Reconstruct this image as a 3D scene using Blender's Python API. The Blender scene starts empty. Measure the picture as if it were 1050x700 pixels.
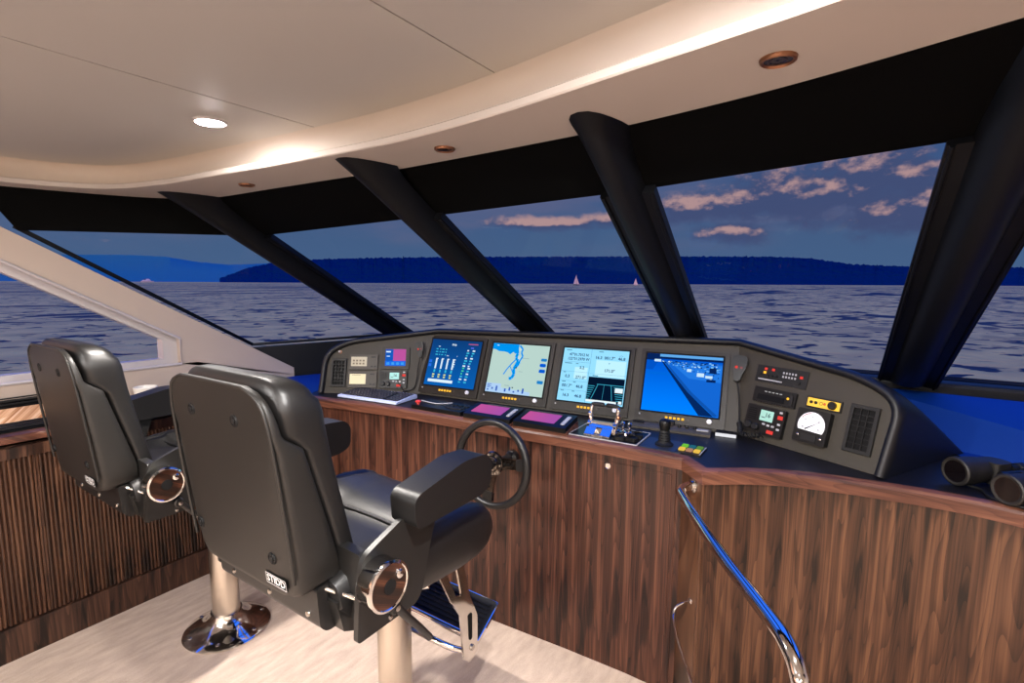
import bpy, bmesh, math, random
from mathutils import Vector, Matrix, noise
random.seed(7)
SC = bpy.context.scene
COL = SC.collection
PI = math.pi
V = Vector
FZ = -0.02            # carpet level
DZ = 0.985            # worktop level

# ------------------------------------------------------------------ materials
def lin(c):
    return tuple((x/255/12.92) if x/255 <= 0.04045 else ((x/255+0.055)/1.055)**2.4 for x in c)

def mat(name, rgb, rough=0.5, metal=0.0, spec=0.5, emit=None, es=1.0, bump=None, coat=0.0, linear=False):
    m = bpy.data.materials.new(name); m.use_nodes = True
    nt = m.node_tree; b = nt.nodes['Principled BSDF']
    c = rgb if linear else lin(rgb)
    b.inputs['Base Color'].default_value = (*c, 1)
    b.inputs['Roughness'].default_value = rough
    b.inputs['Metallic'].default_value = metal
    b.inputs['Specular IOR Level'].default_value = spec
    b.inputs['Coat Weight'].default_value = coat
    b.inputs['Coat Roughness'].default_value = 0.15
    if emit:
        b.inputs['Emission Color'].default_value = (*lin(emit), 1)
        b.inputs['Emission Strength'].default_value = es
    if bump:
        sc, st, dist = bump
        tc = nt.nodes.new('ShaderNodeTexCoord'); n = nt.nodes.new('ShaderNodeTexNoise')
        n.inputs['Scale'].default_value = sc; n.inputs['Detail'].default_value = 4
        bp = nt.nodes.new('ShaderNodeBump'); bp.inputs['Strength'].default_value = st
        bp.inputs['Distance'].default_value = dist
        nt.links.new(tc.outputs['Object'], n.inputs['Vector'])
        nt.links.new(n.outputs['Fac'], bp.inputs['Height'])
        nt.links.new(bp.outputs['Normal'], b.inputs['Normal'])
    return m

def glow(name, rgb, s=1.0):
    m = bpy.data.materials.new(name); m.use_nodes = True
    nt = m.node_tree; nt.nodes.clear()
    o = nt.nodes.new('ShaderNodeOutputMaterial'); e = nt.nodes.new('ShaderNodeEmission')
    e.inputs['Color'].default_value = (*lin(rgb), 1); e.inputs['Strength'].default_value = s
    nt.links.new(e.outputs[0], o.inputs[0])
    return m

def wood(name, dark, mid, light, period=0.125, horizontal=False, rough=0.3, contrast=1.0, fine=1.0):
    """slip-matched sliced veneer: the same figure repeats from leaf to leaf, drifting a little"""
    m = bpy.data.materials.new(name); m.use_nodes = True
    nt = m.node_tree; L = nt.links; N = nt.nodes.new; b = nt.nodes['Principled BSDF']
    def mth(op, a, c=None, d=None):
        x = N('ShaderNodeMath'); x.operation = op
        for i, k in enumerate((a, c, d)):
            if k is None: continue
            if isinstance(k, (int, float)): x.inputs[i].default_value = k
            else: L.new(k, x.inputs[i])
        return x.outputs[0]
    tc = N('ShaderNodeTexCoord'); sp = N('ShaderNodeSeparateXYZ'); L.new(tc.outputs['Object'], sp.inputs[0])
    if horizontal: across, along = mth('ADD', sp.outputs['Z'], mth('MULTIPLY', sp.outputs['Y'], 0.6)), mth('ADD', sp.outputs['X'], mth('MULTIPLY', sp.outputs['Y'], 0.4))
    else: across, along = mth('ADD', sp.outputs['X'], mth('MULTIPLY', sp.outputs['Y'], 0.83)), sp.outputs['Z']
    q = mth('DIVIDE', across, period); leaf = mth('FLOOR', q); fr = mth('SUBTRACT', q, leaf)
    u = mth('MULTIPLY', fr, period)
    def nz(su, sl, sv, detail, dist=0.0, rgh=0.5):
        c = N('ShaderNodeCombineXYZ'); L.new(mth('MULTIPLY', u, su), c.inputs[0]); L.new(mth('MULTIPLY', leaf, sl), c.inputs[1]); L.new(mth('MULTIPLY', along, sv), c.inputs[2])
        n = N('ShaderNodeTexNoise'); n.inputs['Scale'].default_value = 1; n.inputs['Detail'].default_value = detail; n.inputs['Distortion'].default_value = dist; n.inputs['Roughness'].default_value = rgh
        L.new(c.outputs[0], n.inputs['Vector']); return n.outputs['Fac']
    field = nz(13, 0.06, 1.0, 1.0)
    ring = mth('MULTIPLY', field, 15*fine); rf = mth('FRACT', ring)
    line = mth('POWER', rf, 3.0)                                    # late wood: a dark line at the end of each ring
    grain = nz(240*fine, 3.7, 2.4, 3.0, 0.3)
    streak = nz(42*fine, 0.12, 0.7, 2.0)
    blot = N('ShaderNodeMapRange'); blot.interpolation_type = 'SMOOTHSTEP'; blot.inputs['From Min'].default_value = 0.56; blot.inputs['From Max'].default_value = 0.66
    L.new(nz(24, 0.05, 2.6, 1.0), blot.inputs['Value'])
    f = mth('MULTIPLY_ADD', mth('SUBTRACT', streak, 0.5), 1.5*contrast, 0.56)
    f = mth('MULTIPLY_ADD', mth('SUBTRACT', grain, 0.5), 0.75*contrast, f)
    f = mth('MULTIPLY_ADD', line, -0.30*contrast, f)
    f = mth('MULTIPLY_ADD', blot.outputs[0], -0.34*contrast, f)
    r = N('ShaderNodeValToRGB'); e = r.color_ramp.elements
    e[0].position = 0.12; e[0].color = (*lin(dark), 1)
    e[1].position = 0.86; e[1].color = (*lin(light), 1)
    k = e.new(0.52); k.color = (*lin(mid), 1)
    L.new(f, r.inputs['Fac']); L.new(r.outputs['Color'], b.inputs['Base Color'])
    b.inputs['Roughness'].default_value = rough
    b.inputs['Coat Weight'].default_value = 0.08; b.inputs['Coat Roughness'].default_value = 0.2; b.inputs['Specular IOR Level'].default_value = 0.35
    return m

M = {}
M['leather'] = mat('black leather', (20, 19, 19), 0.42, bump=(260, 0.12, 0.002))
M['vinyl'] = mat('black seat shell', (25, 23, 21), 0.46, bump=(500, 0.10, 0.001))
M['plate'] = mat('black coated metal', (26, 25, 24), 0.4)
M['rubber'] = mat('black rubber', (14, 14, 15), 0.6, spec=0.3)
M['chrome'] = mat('polished chrome', (225, 222, 218), 0.08, 1.0)
M['gun'] = mat('dark polished metal', (120, 114, 108), 0.14, 1.0)
M['steel'] = mat('satin steel', (205, 196, 184), 0.3, 1.0)
M['screw'] = mat('steel screw', (190, 185, 178), 0.25, 1.0)
M['desk'] = mat('black worktop', (13, 12, 16), 0.45, bump=(700, 0.08, 0.0008))
M['deck'] = mat('deck tinted by sky light', (2, 50, 124), 0.6, spec=0.2)  # blue sky light on the dark deck is put into its colour
M['pod'] = mat('black console hood', (15, 16, 20), 0.45, spec=0.4)
M['fascia'] = mat('taupe console fascia', (56, 52, 45), 0.55, spec=0.3, bump=(900, 0.06, 0.0006))
M['bezel'] = mat('dark taupe bezel', (35, 31, 26), 0.45, spec=0.3)
M['gap'] = mat('black recess', (5, 5, 6), 0.7, spec=0.2)
M['black'] = mat('black plastic', (11, 11, 12), 0.38, spec=0.3)
M['dkgrey'] = mat('dark grey plastic', (25, 25, 25), 0.45, spec=0.3)
M['grey'] = mat('grey plastic', (68, 64, 57), 0.45, spec=0.3)
M['silver'] = mat('silver plastic', (170, 170, 172), 0.35)
M['white'] = mat('white plastic', (225, 225, 228), 0.35)
M['keycase'] = mat('pale keyboard case', (190, 200, 228), 0.4)
M['keycap'] = mat('dark keycap', (40, 42, 52), 0.45)
M['header'] = mat('dark brown headliner', (4, 4, 4), 0.8, spec=0.06, bump=(400, 0.15, 0.001))
M['mull'] = mat('black mullion', (7, 8, 12), 0.5, spec=0.25)
M['sill'] = mat('black sill', (6, 8, 14), 0.5, spec=0.25)
M['ceil'] = mat('beige leather ceiling', (168, 165, 162), 0.6, bump=(120, 0.05, 0.002))
M['soffit'] = mat('cream soffit', (178, 168, 160), 0.75)
M['wallw'] = mat('cream wall panel', (182, 166, 154), 0.5)
M['wallb'] = mat('beige lower wall', (170, 154, 136), 0.6)
M['frame'] = mat('white window frame', (182, 176, 178), 0.4)
M['brass'] = mat('bronze lamp trim', (150, 105, 78), 0.35, 0.8)
M['lampdark'] = mat('dark lamp lens', (40, 26, 22), 0.2)
M['lamp'] = glow('lit lamp', (255, 251, 248), 5000)
M['lampfront'] = glow('lit lamp near the windscreen', (255, 249, 244), 900)
M['cove'] = glow('cove light strip', (255, 204, 138), 1.9)
M['ceramic'] = mat('white ceramic', (235, 230, 220), 0.25)
M['bino'] = mat('olive black rubber armour', (27, 24, 21), 0.55, bump=(350, 0.2, 0.001))
M['lens'] = mat('coated lens', (12, 8, 10), 0.05, 0.0, 1.0)
M['hull'] = mat('dark blue hull', (20, 28, 50), 0.4)
M['sail'] = mat('white sailcloth', (235, 225, 225), 0.7)
M['woodm'] = wood('walnut console veneer', (26, 16, 14), (64, 37, 28), (100, 64, 48), 0.125, contrast=0.9)
M['woodr'] = wood('rosewood veneer', (28, 19, 14), (72, 46, 32), (106, 72, 50), 0.145, contrast=0.8)
M['woodn'] = wood('walnut edge trim', (62, 36, 28), (98, 60, 45), (126, 84, 64), 0.4, horizontal=True, rough=0.42, contrast=0.7)
M['woodl'] = wood('walnut cabinet', (27, 18, 15), (60, 39, 30), (90, 62, 47), 0.12)
M['woodk'] = wood('walnut knob inlay', (34, 20, 14), (66, 38, 26), (92, 56, 38), 0.2, horizontal=True, fine=1.6)
M['woodtop'] = wood('glossy wood inlay', (150, 100, 66), (206, 160, 122), (232, 200, 172), 0.6, rough=0.15, contrast=0.8)
M['slat'] = wood('reeded walnut', (27, 17, 13), (60, 37, 26), (90, 61, 44), 0.066)
M['logo'] = mat('printed white', (220, 220, 220), 0.5)
G = {}
def g(name, rgb, s=1.0):
    if name not in G: G[name] = glow(name, rgb, s)
    return G[name]

def carpet():
    m = bpy.data.materials.new('cream carpet'); m.use_nodes = True
    nt = m.node_tree; L = nt.links; N = nt.nodes.new; b = nt.nodes['Principled BSDF']
    tc = N('ShaderNodeTexCoord')
    n = N('ShaderNodeTexNoise'); n.inputs['Scale'].default_value = 420; n.inputs['Detail'].default_value = 3
    mp = N('ShaderNodeMapping'); mp.inputs['Scale'].default_value = (26, 7, 1); mp.inputs['Rotation'].default_value = (0, 0, 0.35)
    n2 = N('ShaderNodeTexNoise'); n2.inputs['Scale'].default_value = 1.2; n2.inputs['Detail'].default_value = 4
    L.new(tc.outputs['Object'], n.inputs['Vector']); L.new(tc.outputs['Object'], mp.inputs[0]); L.new(mp.outputs[0], n2.inputs['Vector'])
    mx = N('ShaderNodeMath'); mx.operation = 'MULTIPLY_ADD'; mx.inputs[1].default_value = 0.45
    L.new(n.outputs['Fac'], mx.inputs[0])
    hf = N('ShaderNodeMath'); hf.operation = 'MULTIPLY'; hf.inputs[1].default_value = 0.55
    L.new(n2.outputs['Fac'], hf.inputs[0]); L.new(hf.outputs[0], mx.inputs[2])
    r = N('ShaderNodeValToRGB'); e = r.color_ramp.elements
    e[0].position = 0.3; e[0].color = (*lin((162, 144, 130)), 1); e[1].position = 0.7; e[1].color = (*lin((198, 178, 162)), 1)
    L.new(mx.outputs[0], r.inputs[0]); L.new(r.outputs[0], b.inputs['Base Color'])
    b.inputs['Roughness'].default_value = 0.95; b.inputs['Specular IOR Level'].default_value = 0.1
    bp = N('ShaderNodeBump'); bp.inputs['Strength'].default_value = 0.5; bp.inputs['Distance'].default_value = 0.004
    L.new(n.outputs['Fac'], bp.inputs['Height']); L.new(bp.outputs[0], b.inputs['Normal'])
    return m
M['carpet'] = carpet()

def glass():
    m = bpy.data.materials.new('window glass'); m.use_nodes = True
    nt = m.node_tree; nt.nodes.clear(); N = nt.nodes.new; L = nt.links
    o = N('ShaderNodeOutputMaterial'); t = N('ShaderNodeBsdfTransparent'); gl = N('ShaderNodeBsdfGlossy')
    t.inputs['Color'].default_value = (0.97, 0.98, 1.0, 1)
    gl.inputs['Roughness'].default_value = 0.02
    mx = N('ShaderNodeMixShader'); mx.inputs[0].default_value = 0.012
    L.new(t.outputs[0], mx.inputs[1]); L.new(gl.outputs[0], mx.inputs[2]); L.new(mx.outputs[0], o.inputs[0])
    return m
M['glass'] = glass()

def sea():
    m = bpy.data.materials.new('evening sea'); m.use_nodes = True
    nt = m.node_tree; L = nt.links; N = nt.nodes.new; b = nt.nodes['Principled BSDF']
    tc = N('ShaderNodeTexCoord')
    def mth(op, a, c=None):
        x = N('ShaderNodeMath'); x.operation = op
        for i, k in enumerate((a, c)):
            if k is None: continue
            if isinstance(k, (int, float)): x.inputs[i].default_value = k
            else: L.new(k, x.inputs[i])
        return x.outputs[0]
    def band(v, lo, hi):
        x = N('ShaderNodeMapRange'); x.interpolation_type = 'SMOOTHSTEP'; x.inputs['From Min'].default_value = lo; x.inputs['From Max'].default_value = hi
        L.new(v, x.inputs['Value']); return x.outputs[0]
    def nz(sx, sy, det, rgh):
        mp = N('ShaderNodeMapping'); mp.inputs['Rotation'].default_value = (0, 0, math.radians(-33)); mp.inputs['Scale'].default_value = (sx, sy, 1)
        L.new(tc.outputs['Object'], mp.inputs[0])
        n = N('ShaderNodeTexNoise'); n.inputs['Scale'].default_value = 1; n.inputs['Detail'].default_value = det; n.inputs['Roughness'].default_value = rgh; n.inputs['Distortion'].default_value = 0.4
        L.new(mp.outputs[0], n.inputs['Vector']); return n.outputs['Fac']
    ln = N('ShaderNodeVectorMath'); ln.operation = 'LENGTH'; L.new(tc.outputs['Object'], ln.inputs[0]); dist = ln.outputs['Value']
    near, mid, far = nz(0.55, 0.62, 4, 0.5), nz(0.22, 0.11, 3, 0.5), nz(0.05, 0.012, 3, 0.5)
    # dark wave-face shade put into the colour: chop close to the boat, wave trains further out
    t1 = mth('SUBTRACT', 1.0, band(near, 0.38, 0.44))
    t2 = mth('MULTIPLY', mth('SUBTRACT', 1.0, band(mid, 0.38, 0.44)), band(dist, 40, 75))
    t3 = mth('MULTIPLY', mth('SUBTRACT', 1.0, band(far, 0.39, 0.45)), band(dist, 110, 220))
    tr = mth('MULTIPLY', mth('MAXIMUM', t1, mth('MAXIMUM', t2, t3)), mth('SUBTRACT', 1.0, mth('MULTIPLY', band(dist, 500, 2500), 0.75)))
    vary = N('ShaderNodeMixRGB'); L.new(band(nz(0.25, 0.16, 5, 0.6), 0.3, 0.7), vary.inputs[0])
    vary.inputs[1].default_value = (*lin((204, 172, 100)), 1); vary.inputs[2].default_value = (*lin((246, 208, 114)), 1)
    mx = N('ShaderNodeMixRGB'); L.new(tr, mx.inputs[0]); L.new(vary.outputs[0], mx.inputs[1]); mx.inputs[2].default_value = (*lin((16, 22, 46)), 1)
    L.new(mx.outputs[0], b.inputs['Base Color'])
    bp = N('ShaderNodeBump'); bp.inputs['Strength'].default_value = 0.4; bp.inputs['Distance'].default_value = 0.4
    L.new(near, bp.inputs['Height']); L.new(bp.outputs[0], b.inputs['Normal'])
    b.inputs['Roughness'].default_value = 0.5; b.inputs['Specular IOR Level'].default_value = 0.12
    return m
M['sea'] = sea()
M['hill'] = mat('haze-tinted forested shore', (4, 46, 90), 0.95, spec=0.0, bump=(0.02, 1.0, 40.0))  # blue haze of the distance is put into the base colour
M['hillfar'] = mat('far hazy shore', (44, 122, 144), 0.95, spec=0.0)  # paler haze mixed into this colour

# ------------------------------------------------------------------ mesh builder
def fillet(pts, r, n=4):
    """round the corners of a 2-D polygon; r is one radius or one per corner"""
    out = []; k = len(pts)
    for i, p in enumerate(pts):
        rr = r[i] if isinstance(r, (list, tuple)) else r
        p = V(p).to_2d(); a = V(pts[i-1]).to_2d()-p; b = V(pts[(i+1) % k]).to_2d()-p
        if rr <= 0: out.append(tuple(p)); continue
        d = min(rr, a.length*0.48, b.length*0.48)
        s = p+a.normalized()*d; e = p+b.normalized()*d
        for j in range(n+1):
            t = j/n
            out.append(tuple((1-t)**2*s + 2*t*(1-t)*p + t*t*e))
    return out

def rrect(cx, cy, w, h, r, n=4):
    return fillet([(cx-w/2, cy-h/2), (cx+w/2, cy-h/2), (cx+w/2, cy+h/2), (cx-w/2, cy+h/2)], r, n)

def basis(o, u, v, n):
    return Matrix(((u[0], v[0], n[0], o[0]), (u[1], v[1], n[1], o[1]), (u[2], v[2], n[2], o[2]), (0, 0, 0, 1)))

XY = Matrix.Identity(4)
XZ = basis((0, 0, 0), (1, 0, 0), (0, 0, 1), (0, -1, 0))     # 2-D (x, z), normal towards -y
YZ = basis((0, 0, 0), (0, 1, 0), (0, 0, 1), (1, 0, 0))      # 2-D (y, z), normal towards +x

class MB:
    def __init__(s): s.bm = bmesh.new(); s.mi = 0
    def _f(s, vs):
        try:
            f = s.bm.faces.new(vs); f.material_index = s.mi; return f
        except ValueError: return None
    def box(s, c, d, bev=0.0, X=None, seg=2):
        x, y, z = (k/2 for k in d); vs = []
        for dx, dy, dz in ((-1,-1,-1),(1,-1,-1),(1,1,-1),(-1,1,-1),(-1,-1,1),(1,-1,1),(1,1,1),(-1,1,1)):
            p = V((c[0]+dx*x, c[1]+dy*y, c[2]+dz*z)); vs.append(s.bm.verts.new(X@p if X else p))
        fs = [s._f([vs[i] for i in q]) for q in ((3,2,1,0),(4,5,6,7),(0,1,5,4),(1,2,6,5),(2,3,7,6),(3,0,4,7))]
        if bev: s._bev(fs, bev, seg)
        return s
    def _bev(s, fs, bev, seg, angle=0.5):
        es = set()
        for f in fs:
            for e in f.edges:
                if len(e.link_faces) == 2 and e.calc_face_angle(0) > angle: es.add(e)
        r = bmesh.ops.bevel(s.bm, geom=list(es), offset=bev, segments=seg, profile=0.5, affect='EDGES', clamp_overlap=True)
        for f in r['faces']: f.material_index = s.mi
    def prism(s, poly, a, b, X=XY, bev=0.0, seg=2, top=None):
        """poly in X's plane, from depth a to b along X's normal; 'top' may be another outline at b"""
        top = top or poly
        lo = [s.bm.verts.new(X@V((p[0], p[1], a))) for p in poly]
        hi = [s.bm.verts.new(X@V((p[0], p[1], b))) for p in top]
        n = len(poly); fs = [s._f(lo[::-1]), s._f(hi)]
        fs += [s._f([lo[i], lo[(i+1) % n], hi[(i+1) % n], hi[i]]) for i in range(n)]
        fs = [f for f in fs if f]
        if bev: s._bev(fs, bev, seg)
        return s
    def face(s, pts):
        s._f([s.bm.verts.new(V(p)) for p in pts]); return s
    def loft(s, rings, cap=True, closed=True, loop=False):
        R = [[s.bm.verts.new(V(p)) for p in r] for r in rings]
        n = len(R[0]); m = n if closed else n-1
        pairs = list(zip(R, R[1:])) + ([(R[-1], R[0])] if loop else [])
        for A, B in pairs:
            for i in range(m): s._f([A[i], A[(i+1) % n], B[(i+1) % n], B[i]])
        if cap and closed and not loop: s._f(R[0][::-1]); s._f(R[-1])
        return s
    def tube(s, path, r, n=10, cap=True, loop=False):
        path = [V(p) for p in path]; rings = []; k = len(path); up = None
        for i, p in enumerate(path):
            if loop: t = (path[(i+1) % k]-path[i-1])
            else: t = path[min(i+1, k-1)]-path[max(i-1, 0)]
            t.normalize()
            if up is None:
                up = V((0, 0, 1)) if abs(t.z) < 0.9 else V((1, 0, 0))
            a = t.cross(up).normalized(); up = a.cross(t).normalized()
            rr = r[i] if isinstance(r, (list, tuple)) else r
            rings.append([p + a*math.cos(2*PI*j/n)*rr + up*math.sin(2*PI*j/n)*rr for j in range(n)])
        return s.loft(rings, cap, True, loop)
    def lathe(s, prof, X=XY, n=32, cap=True):
        """prof = [(radius, height)] about X's normal axis"""
        rings = [[X@V((max(r, 1e-5)*math.cos(2*PI*j/n), max(r, 1e-5)*math.sin(2*PI*j/n), h)) for j in range(n)] for r, h in prof]
        return s.loft(rings, cap)
    def cyl(s, p0, p1, r, n=16):
        return s.tube([p0, p1], r, n)
    def text(s, txt, x, y, size, X=XY, z=0.0, align='CENTER', sx=1.0, shear=0.0):
        cu = bpy.data.curves.new('t', 'FONT'); cu.body = txt; cu.size = size; cu.align_x = align; cu.align_y = 'CENTER'
        cu.resolution_u = 2; cu.offset = 0.022*size; cu.shear = shear
        ob = bpy.data.objects.new('t', cu); me = bpy.data.meshes.new_from_object(ob)
        vs = [s.bm.verts.new(X@V((x+v.co.x*sx, y+v.co.y, z))) for v in me.vertices]
        for p in me.polygons: s._f([vs[i] for i in p.vertices])
        bpy.data.objects.remove(ob); bpy.data.curves.remove(cu); bpy.data.meshes.remove(me)
        return s
    def rect(s, x0, y0, x1, y1, z=0.0, X=XY):
        return s.face([X@V(p) for p in ((x0, y0, z), (x1, y0, z), (x1, y1, z), (x0, y1, z))])
    def build(s, name, mats, parent=None, smooth=35, weld=0):
        if not isinstance(mats, (list, tuple)): mats = [mats]
        if weld: bmesh.ops.remove_doubles(s.bm, verts=s.bm.verts[:], dist=weld)
        bmesh.ops.recalc_face_normals(s.bm, faces=s.bm.faces[:])
        me = bpy.data.meshes.new(name); s.bm.to_mesh(me); s.bm.free()
        for m in mats: me.materials.append(m)
        if smooth:
            for p in me.polygons: p.use_smooth = True
            me.set_sharp_from_angle(angle=math.radians(smooth))
        ob = bpy.data.objects.new(name, me); COL.objects.link(ob)
        if parent: ob.parent = parent
        return ob

def tag(o, label, cat, group=None, kind=None):
    o['label'] = label; o['category'] = cat
    if group: o['group'] = group
    if kind: o['kind'] = kind
    return o
def thing(name, label, cat, loc=(0, 0, 0), rz=0, group=None, X=None):
    o = bpy.data.objects.new(name, None); o.empty_display_size = 0.1; COL.objects.link(o)
    if X is not None: o.matrix_world = X
    else: o.location = loc; o.rotation_euler = (0, 0, rz)
    return tag(o, label, cat, group)
def struct(o, label=None, cat=None):
    o['kind'] = 'structure'
    if label: o['label'] = label
    if cat: o['category'] = cat
    return o
def kids(o): return [c for c in bpy.data.objects if c.parent == o]
def copy_tree(o, parent=None):
    c = o.copy(); COL.objects.link(c)
    if parent: c.parent = parent
    for k in kids(o): copy_tree(k, c)
    return c
def smoothline(pts, n=6):
    """Catmull-Rom through the points"""
    P = [V(p) for p in pts]; out = []
    for i in range(len(P)-1):
        a = P[i-1] if i else P[0]*2-P[1]; b, c = P[i], P[i+1]; d = P[i+2] if i+2 < len(P) else P[-1]*2-P[-2]
        for j in range(n):
            t = j/n
            out.append(0.5*((2*b)+(c-a)*t+(2*a-5*b+4*c-d)*t*t+(3*b-a-3*c+d)*t**3))
    return out+[P[-1]]

# ------------------------------------------------------------------ camera
cd = bpy.data.cameras.new('camera'); cam = bpy.data.objects.new('camera', cd); COL.objects.link(cam)
cd.sensor_width = 36; cd.lens = 18.0; cd.clip_start = 0.02; cd.clip_end = 20000
yaw = math.radians(33.7); pitch = math.atan((350-289.9)/525); roll = math.atan(0.0045)
fw = V((-math.sin(yaw)*math.cos(pitch), math.cos(yaw)*math.cos(pitch), -math.sin(pitch)))
rt = V((math.cos(yaw), math.sin(yaw), 0)); up = rt.cross(fw)
r2 = rt*math.cos(roll)+up*math.sin(roll); u2 = up*math.cos(roll)-rt*math.sin(roll)
cam.matrix_world = basis((0, 0, 1.65), r2, u2, -fw)
SC.camera = cam
CAMZ = 1.65

# ------------------------------------------------------------------ world: blue-hour sky with evening clouds
def make_world():
    w = bpy.data.worlds.new('dusk'); SC.world = w; w.use_nodes = True
    nt = w.node_tree; nt.nodes.clear(); N = nt.nodes.new; L = nt.links
    o = N('ShaderNodeOutputWorld'); bg = N('ShaderNodeBackground'); L.new(bg.outputs[0], o.inputs[0])
    tc = N('ShaderNodeTexCoord'); sp = N('ShaderNodeSeparateXYZ'); L.new(tc.outputs['Generated'], sp.inputs[0])
    el = N('ShaderNodeValToRGB'); e = el.color_ramp.elements
    e[0].position = 0.0; e[0].color = (*lin((70, 98, 136)), 1)
    e[1].position = 1.0; e[1].color = (0.04, 0.26, 1.5, 1)
    for p, c in ((0.08, lin((68, 94, 132))), (0.20, lin((60, 86, 130))), (0.32, lin((62, 100, 180))), (0.55, (0.04, 0.24, 1.35))):
        q = e.new(p); q.color = (*c, 1)
    L.new(sp.outputs['Z'], el.inputs[0])
    def math_(op, a, b=None, c=None):
        x = N('ShaderNodeMath'); x.operation = op
        for i, k in enumerate((a, b, c)):
            if k is None: continue
            if isinstance(k, (int, float)): x.inputs[i].default_value = k
            else: L.new(k, x.inputs[i])
        return x.outputs[0]
    def band(v, lo, hi):
        x = N('ShaderNodeMapRange'); x.interpolation_type = 'SMOOTHSTEP'
        x.inputs['From Min'].default_value = lo; x.inputs['From Max'].default_value = hi
        L.new(v, x.inputs['Value']); return x.outputs[0]
    hyp = math_('SQRT', math_('ADD', math_('MULTIPLY', sp.outputs['X'], sp.outputs['X']), math_('MULTIPLY', sp.outputs['Y'], sp.outputs['Y'])))
    az = math_('ARCTAN2', sp.outputs['X'], sp.outputs['Y']); elv = math_('ARCTAN2', sp.outputs['Z'], hyp)
    # cumulus heaps: (bearing, elevation, half-width, half-height) in radians
    HEAPS = [(-0.185, 0.140, .070, .030), (-0.115, 0.152, .075, .044), (-0.050, 0.150, .075, .046), (0.012, 0.168, .052, .046), (0.052, 0.160, .040, .040), (-0.265, 0.136, .060, .022),
             (0.030, 0.112, .060, .034), (0.085, 0.118, .055, .036), (0.140, 0.112, .050, .030), (-0.190, 0.090, .050, .018), (-0.36, 0.118, .09, .014), (-0.52, 0.112, .10, .012), (0.25, 0.15, .07, .05)]
    def density(up):
        c = N('ShaderNodeCombineXYZ'); L.new(math_('MULTIPLY', az, 17.0), c.inputs[0]); L.new(math_('MULTIPLY', math_('ADD', elv, up), 26.0), c.inputs[1])
        n = N('ShaderNodeTexNoise'); n.inputs['Scale'].default_value = 1.0; n.inputs['Detail'].default_value = 7; n.inputs['Roughness'].default_value = 0.58
        L.new(c.outputs[0], n.inputs['Vector'])
        best = None
        for a, e_, w_, h_ in HEAPS:
            dx = math_('DIVIDE', math_('SUBTRACT', az, a), w_); dy = math_('DIVIDE', math_('SUBTRACT', math_('ADD', elv, up), e_), h_)
            d = math_('SUBTRACT', 1.0, math_('SQRT', math_('ADD', math_('MULTIPLY', dx, dx), math_('MULTIPLY', dy, dy))))
            best = d if best is None else math_('SMOOTH_MAX', best, d, 0.3)
        return math_('ADD', math_('MAXIMUM', best, -1.0), math_('MULTIPLY', math_('SUBTRACT', n.outputs['Fac'], 0.5), 2.6))
    d0, d1 = density(0.0), density(0.012)
    cov = band(d0, -0.55, 0.40)
    lit = math_('MULTIPLY', band(math_('SUBTRACT', d0, d1), 0.08, 0.72), 0.95)
    cc = N('ShaderNodeMixRGB'); L.new(lit, cc.inputs[0])
    cc.inputs[1].default_value = (*lin((66, 78, 116)), 1); cc.inputs[2].default_value = (*lin((184, 148, 146)), 1)
    # thin mauve veils
    mp3 = N('ShaderNodeMapping'); mp3.inputs['Scale'].default_value = (1.6, 1.6, 9); L.new(tc.outputs['Generated'], mp3.inputs[0])
    n3 = N('ShaderNodeTexNoise'); n3.inputs['Scale'].default_value = 1.6; n3.inputs['Detail'].default_value = 4; L.new(mp3.outputs[0], n3.inputs['Vector'])
    veil = N('ShaderNodeMixRGB'); L.new(math_('MULTIPLY', band(n3.outputs['Fac'], 0.42, 0.66), math_('MULTIPLY', band(sp.outputs['Z'], 0.03, 0.10), math_('SUBTRACT', 0.40, band(sp.outputs['Z'], 0.22, 0.8)))), veil.inputs[0])
    L.new(el.outputs[0], veil.inputs[1]); veil.inputs[2].default_value = (*lin((112, 106, 134)), 1)
    el = veil
    mx = N('ShaderNodeMixRGB'); L.new(math_('MULTIPLY', cov, 0.95), mx.inputs[0])
    L.new(el.outputs[0], mx.inputs[1]); L.new(cc.outputs[0], mx.inputs[2])
    # warm glow added low in the unseen sky astern to redden the sea
    aft = math_('MULTIPLY', band(math_('MULTIPLY', sp.outputs['Y'], -1.0), 0.05, 0.75), math_('SUBTRACT', 1.0, band(sp.outputs['Z'], 0.15, 0.75)))
    wm = N('ShaderNodeMixRGB'); L.new(aft, wm.inputs[0]); L.new(mx.outputs[0], wm.inputs[1]); wm.inputs[2].default_value = (2.3, 1.2, 0.7, 1)
    mx = wm
    L.new(mx.outputs[0], bg.inputs['Color']); bg.inputs['Strength'].default_value = 1.0
make_world()

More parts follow.
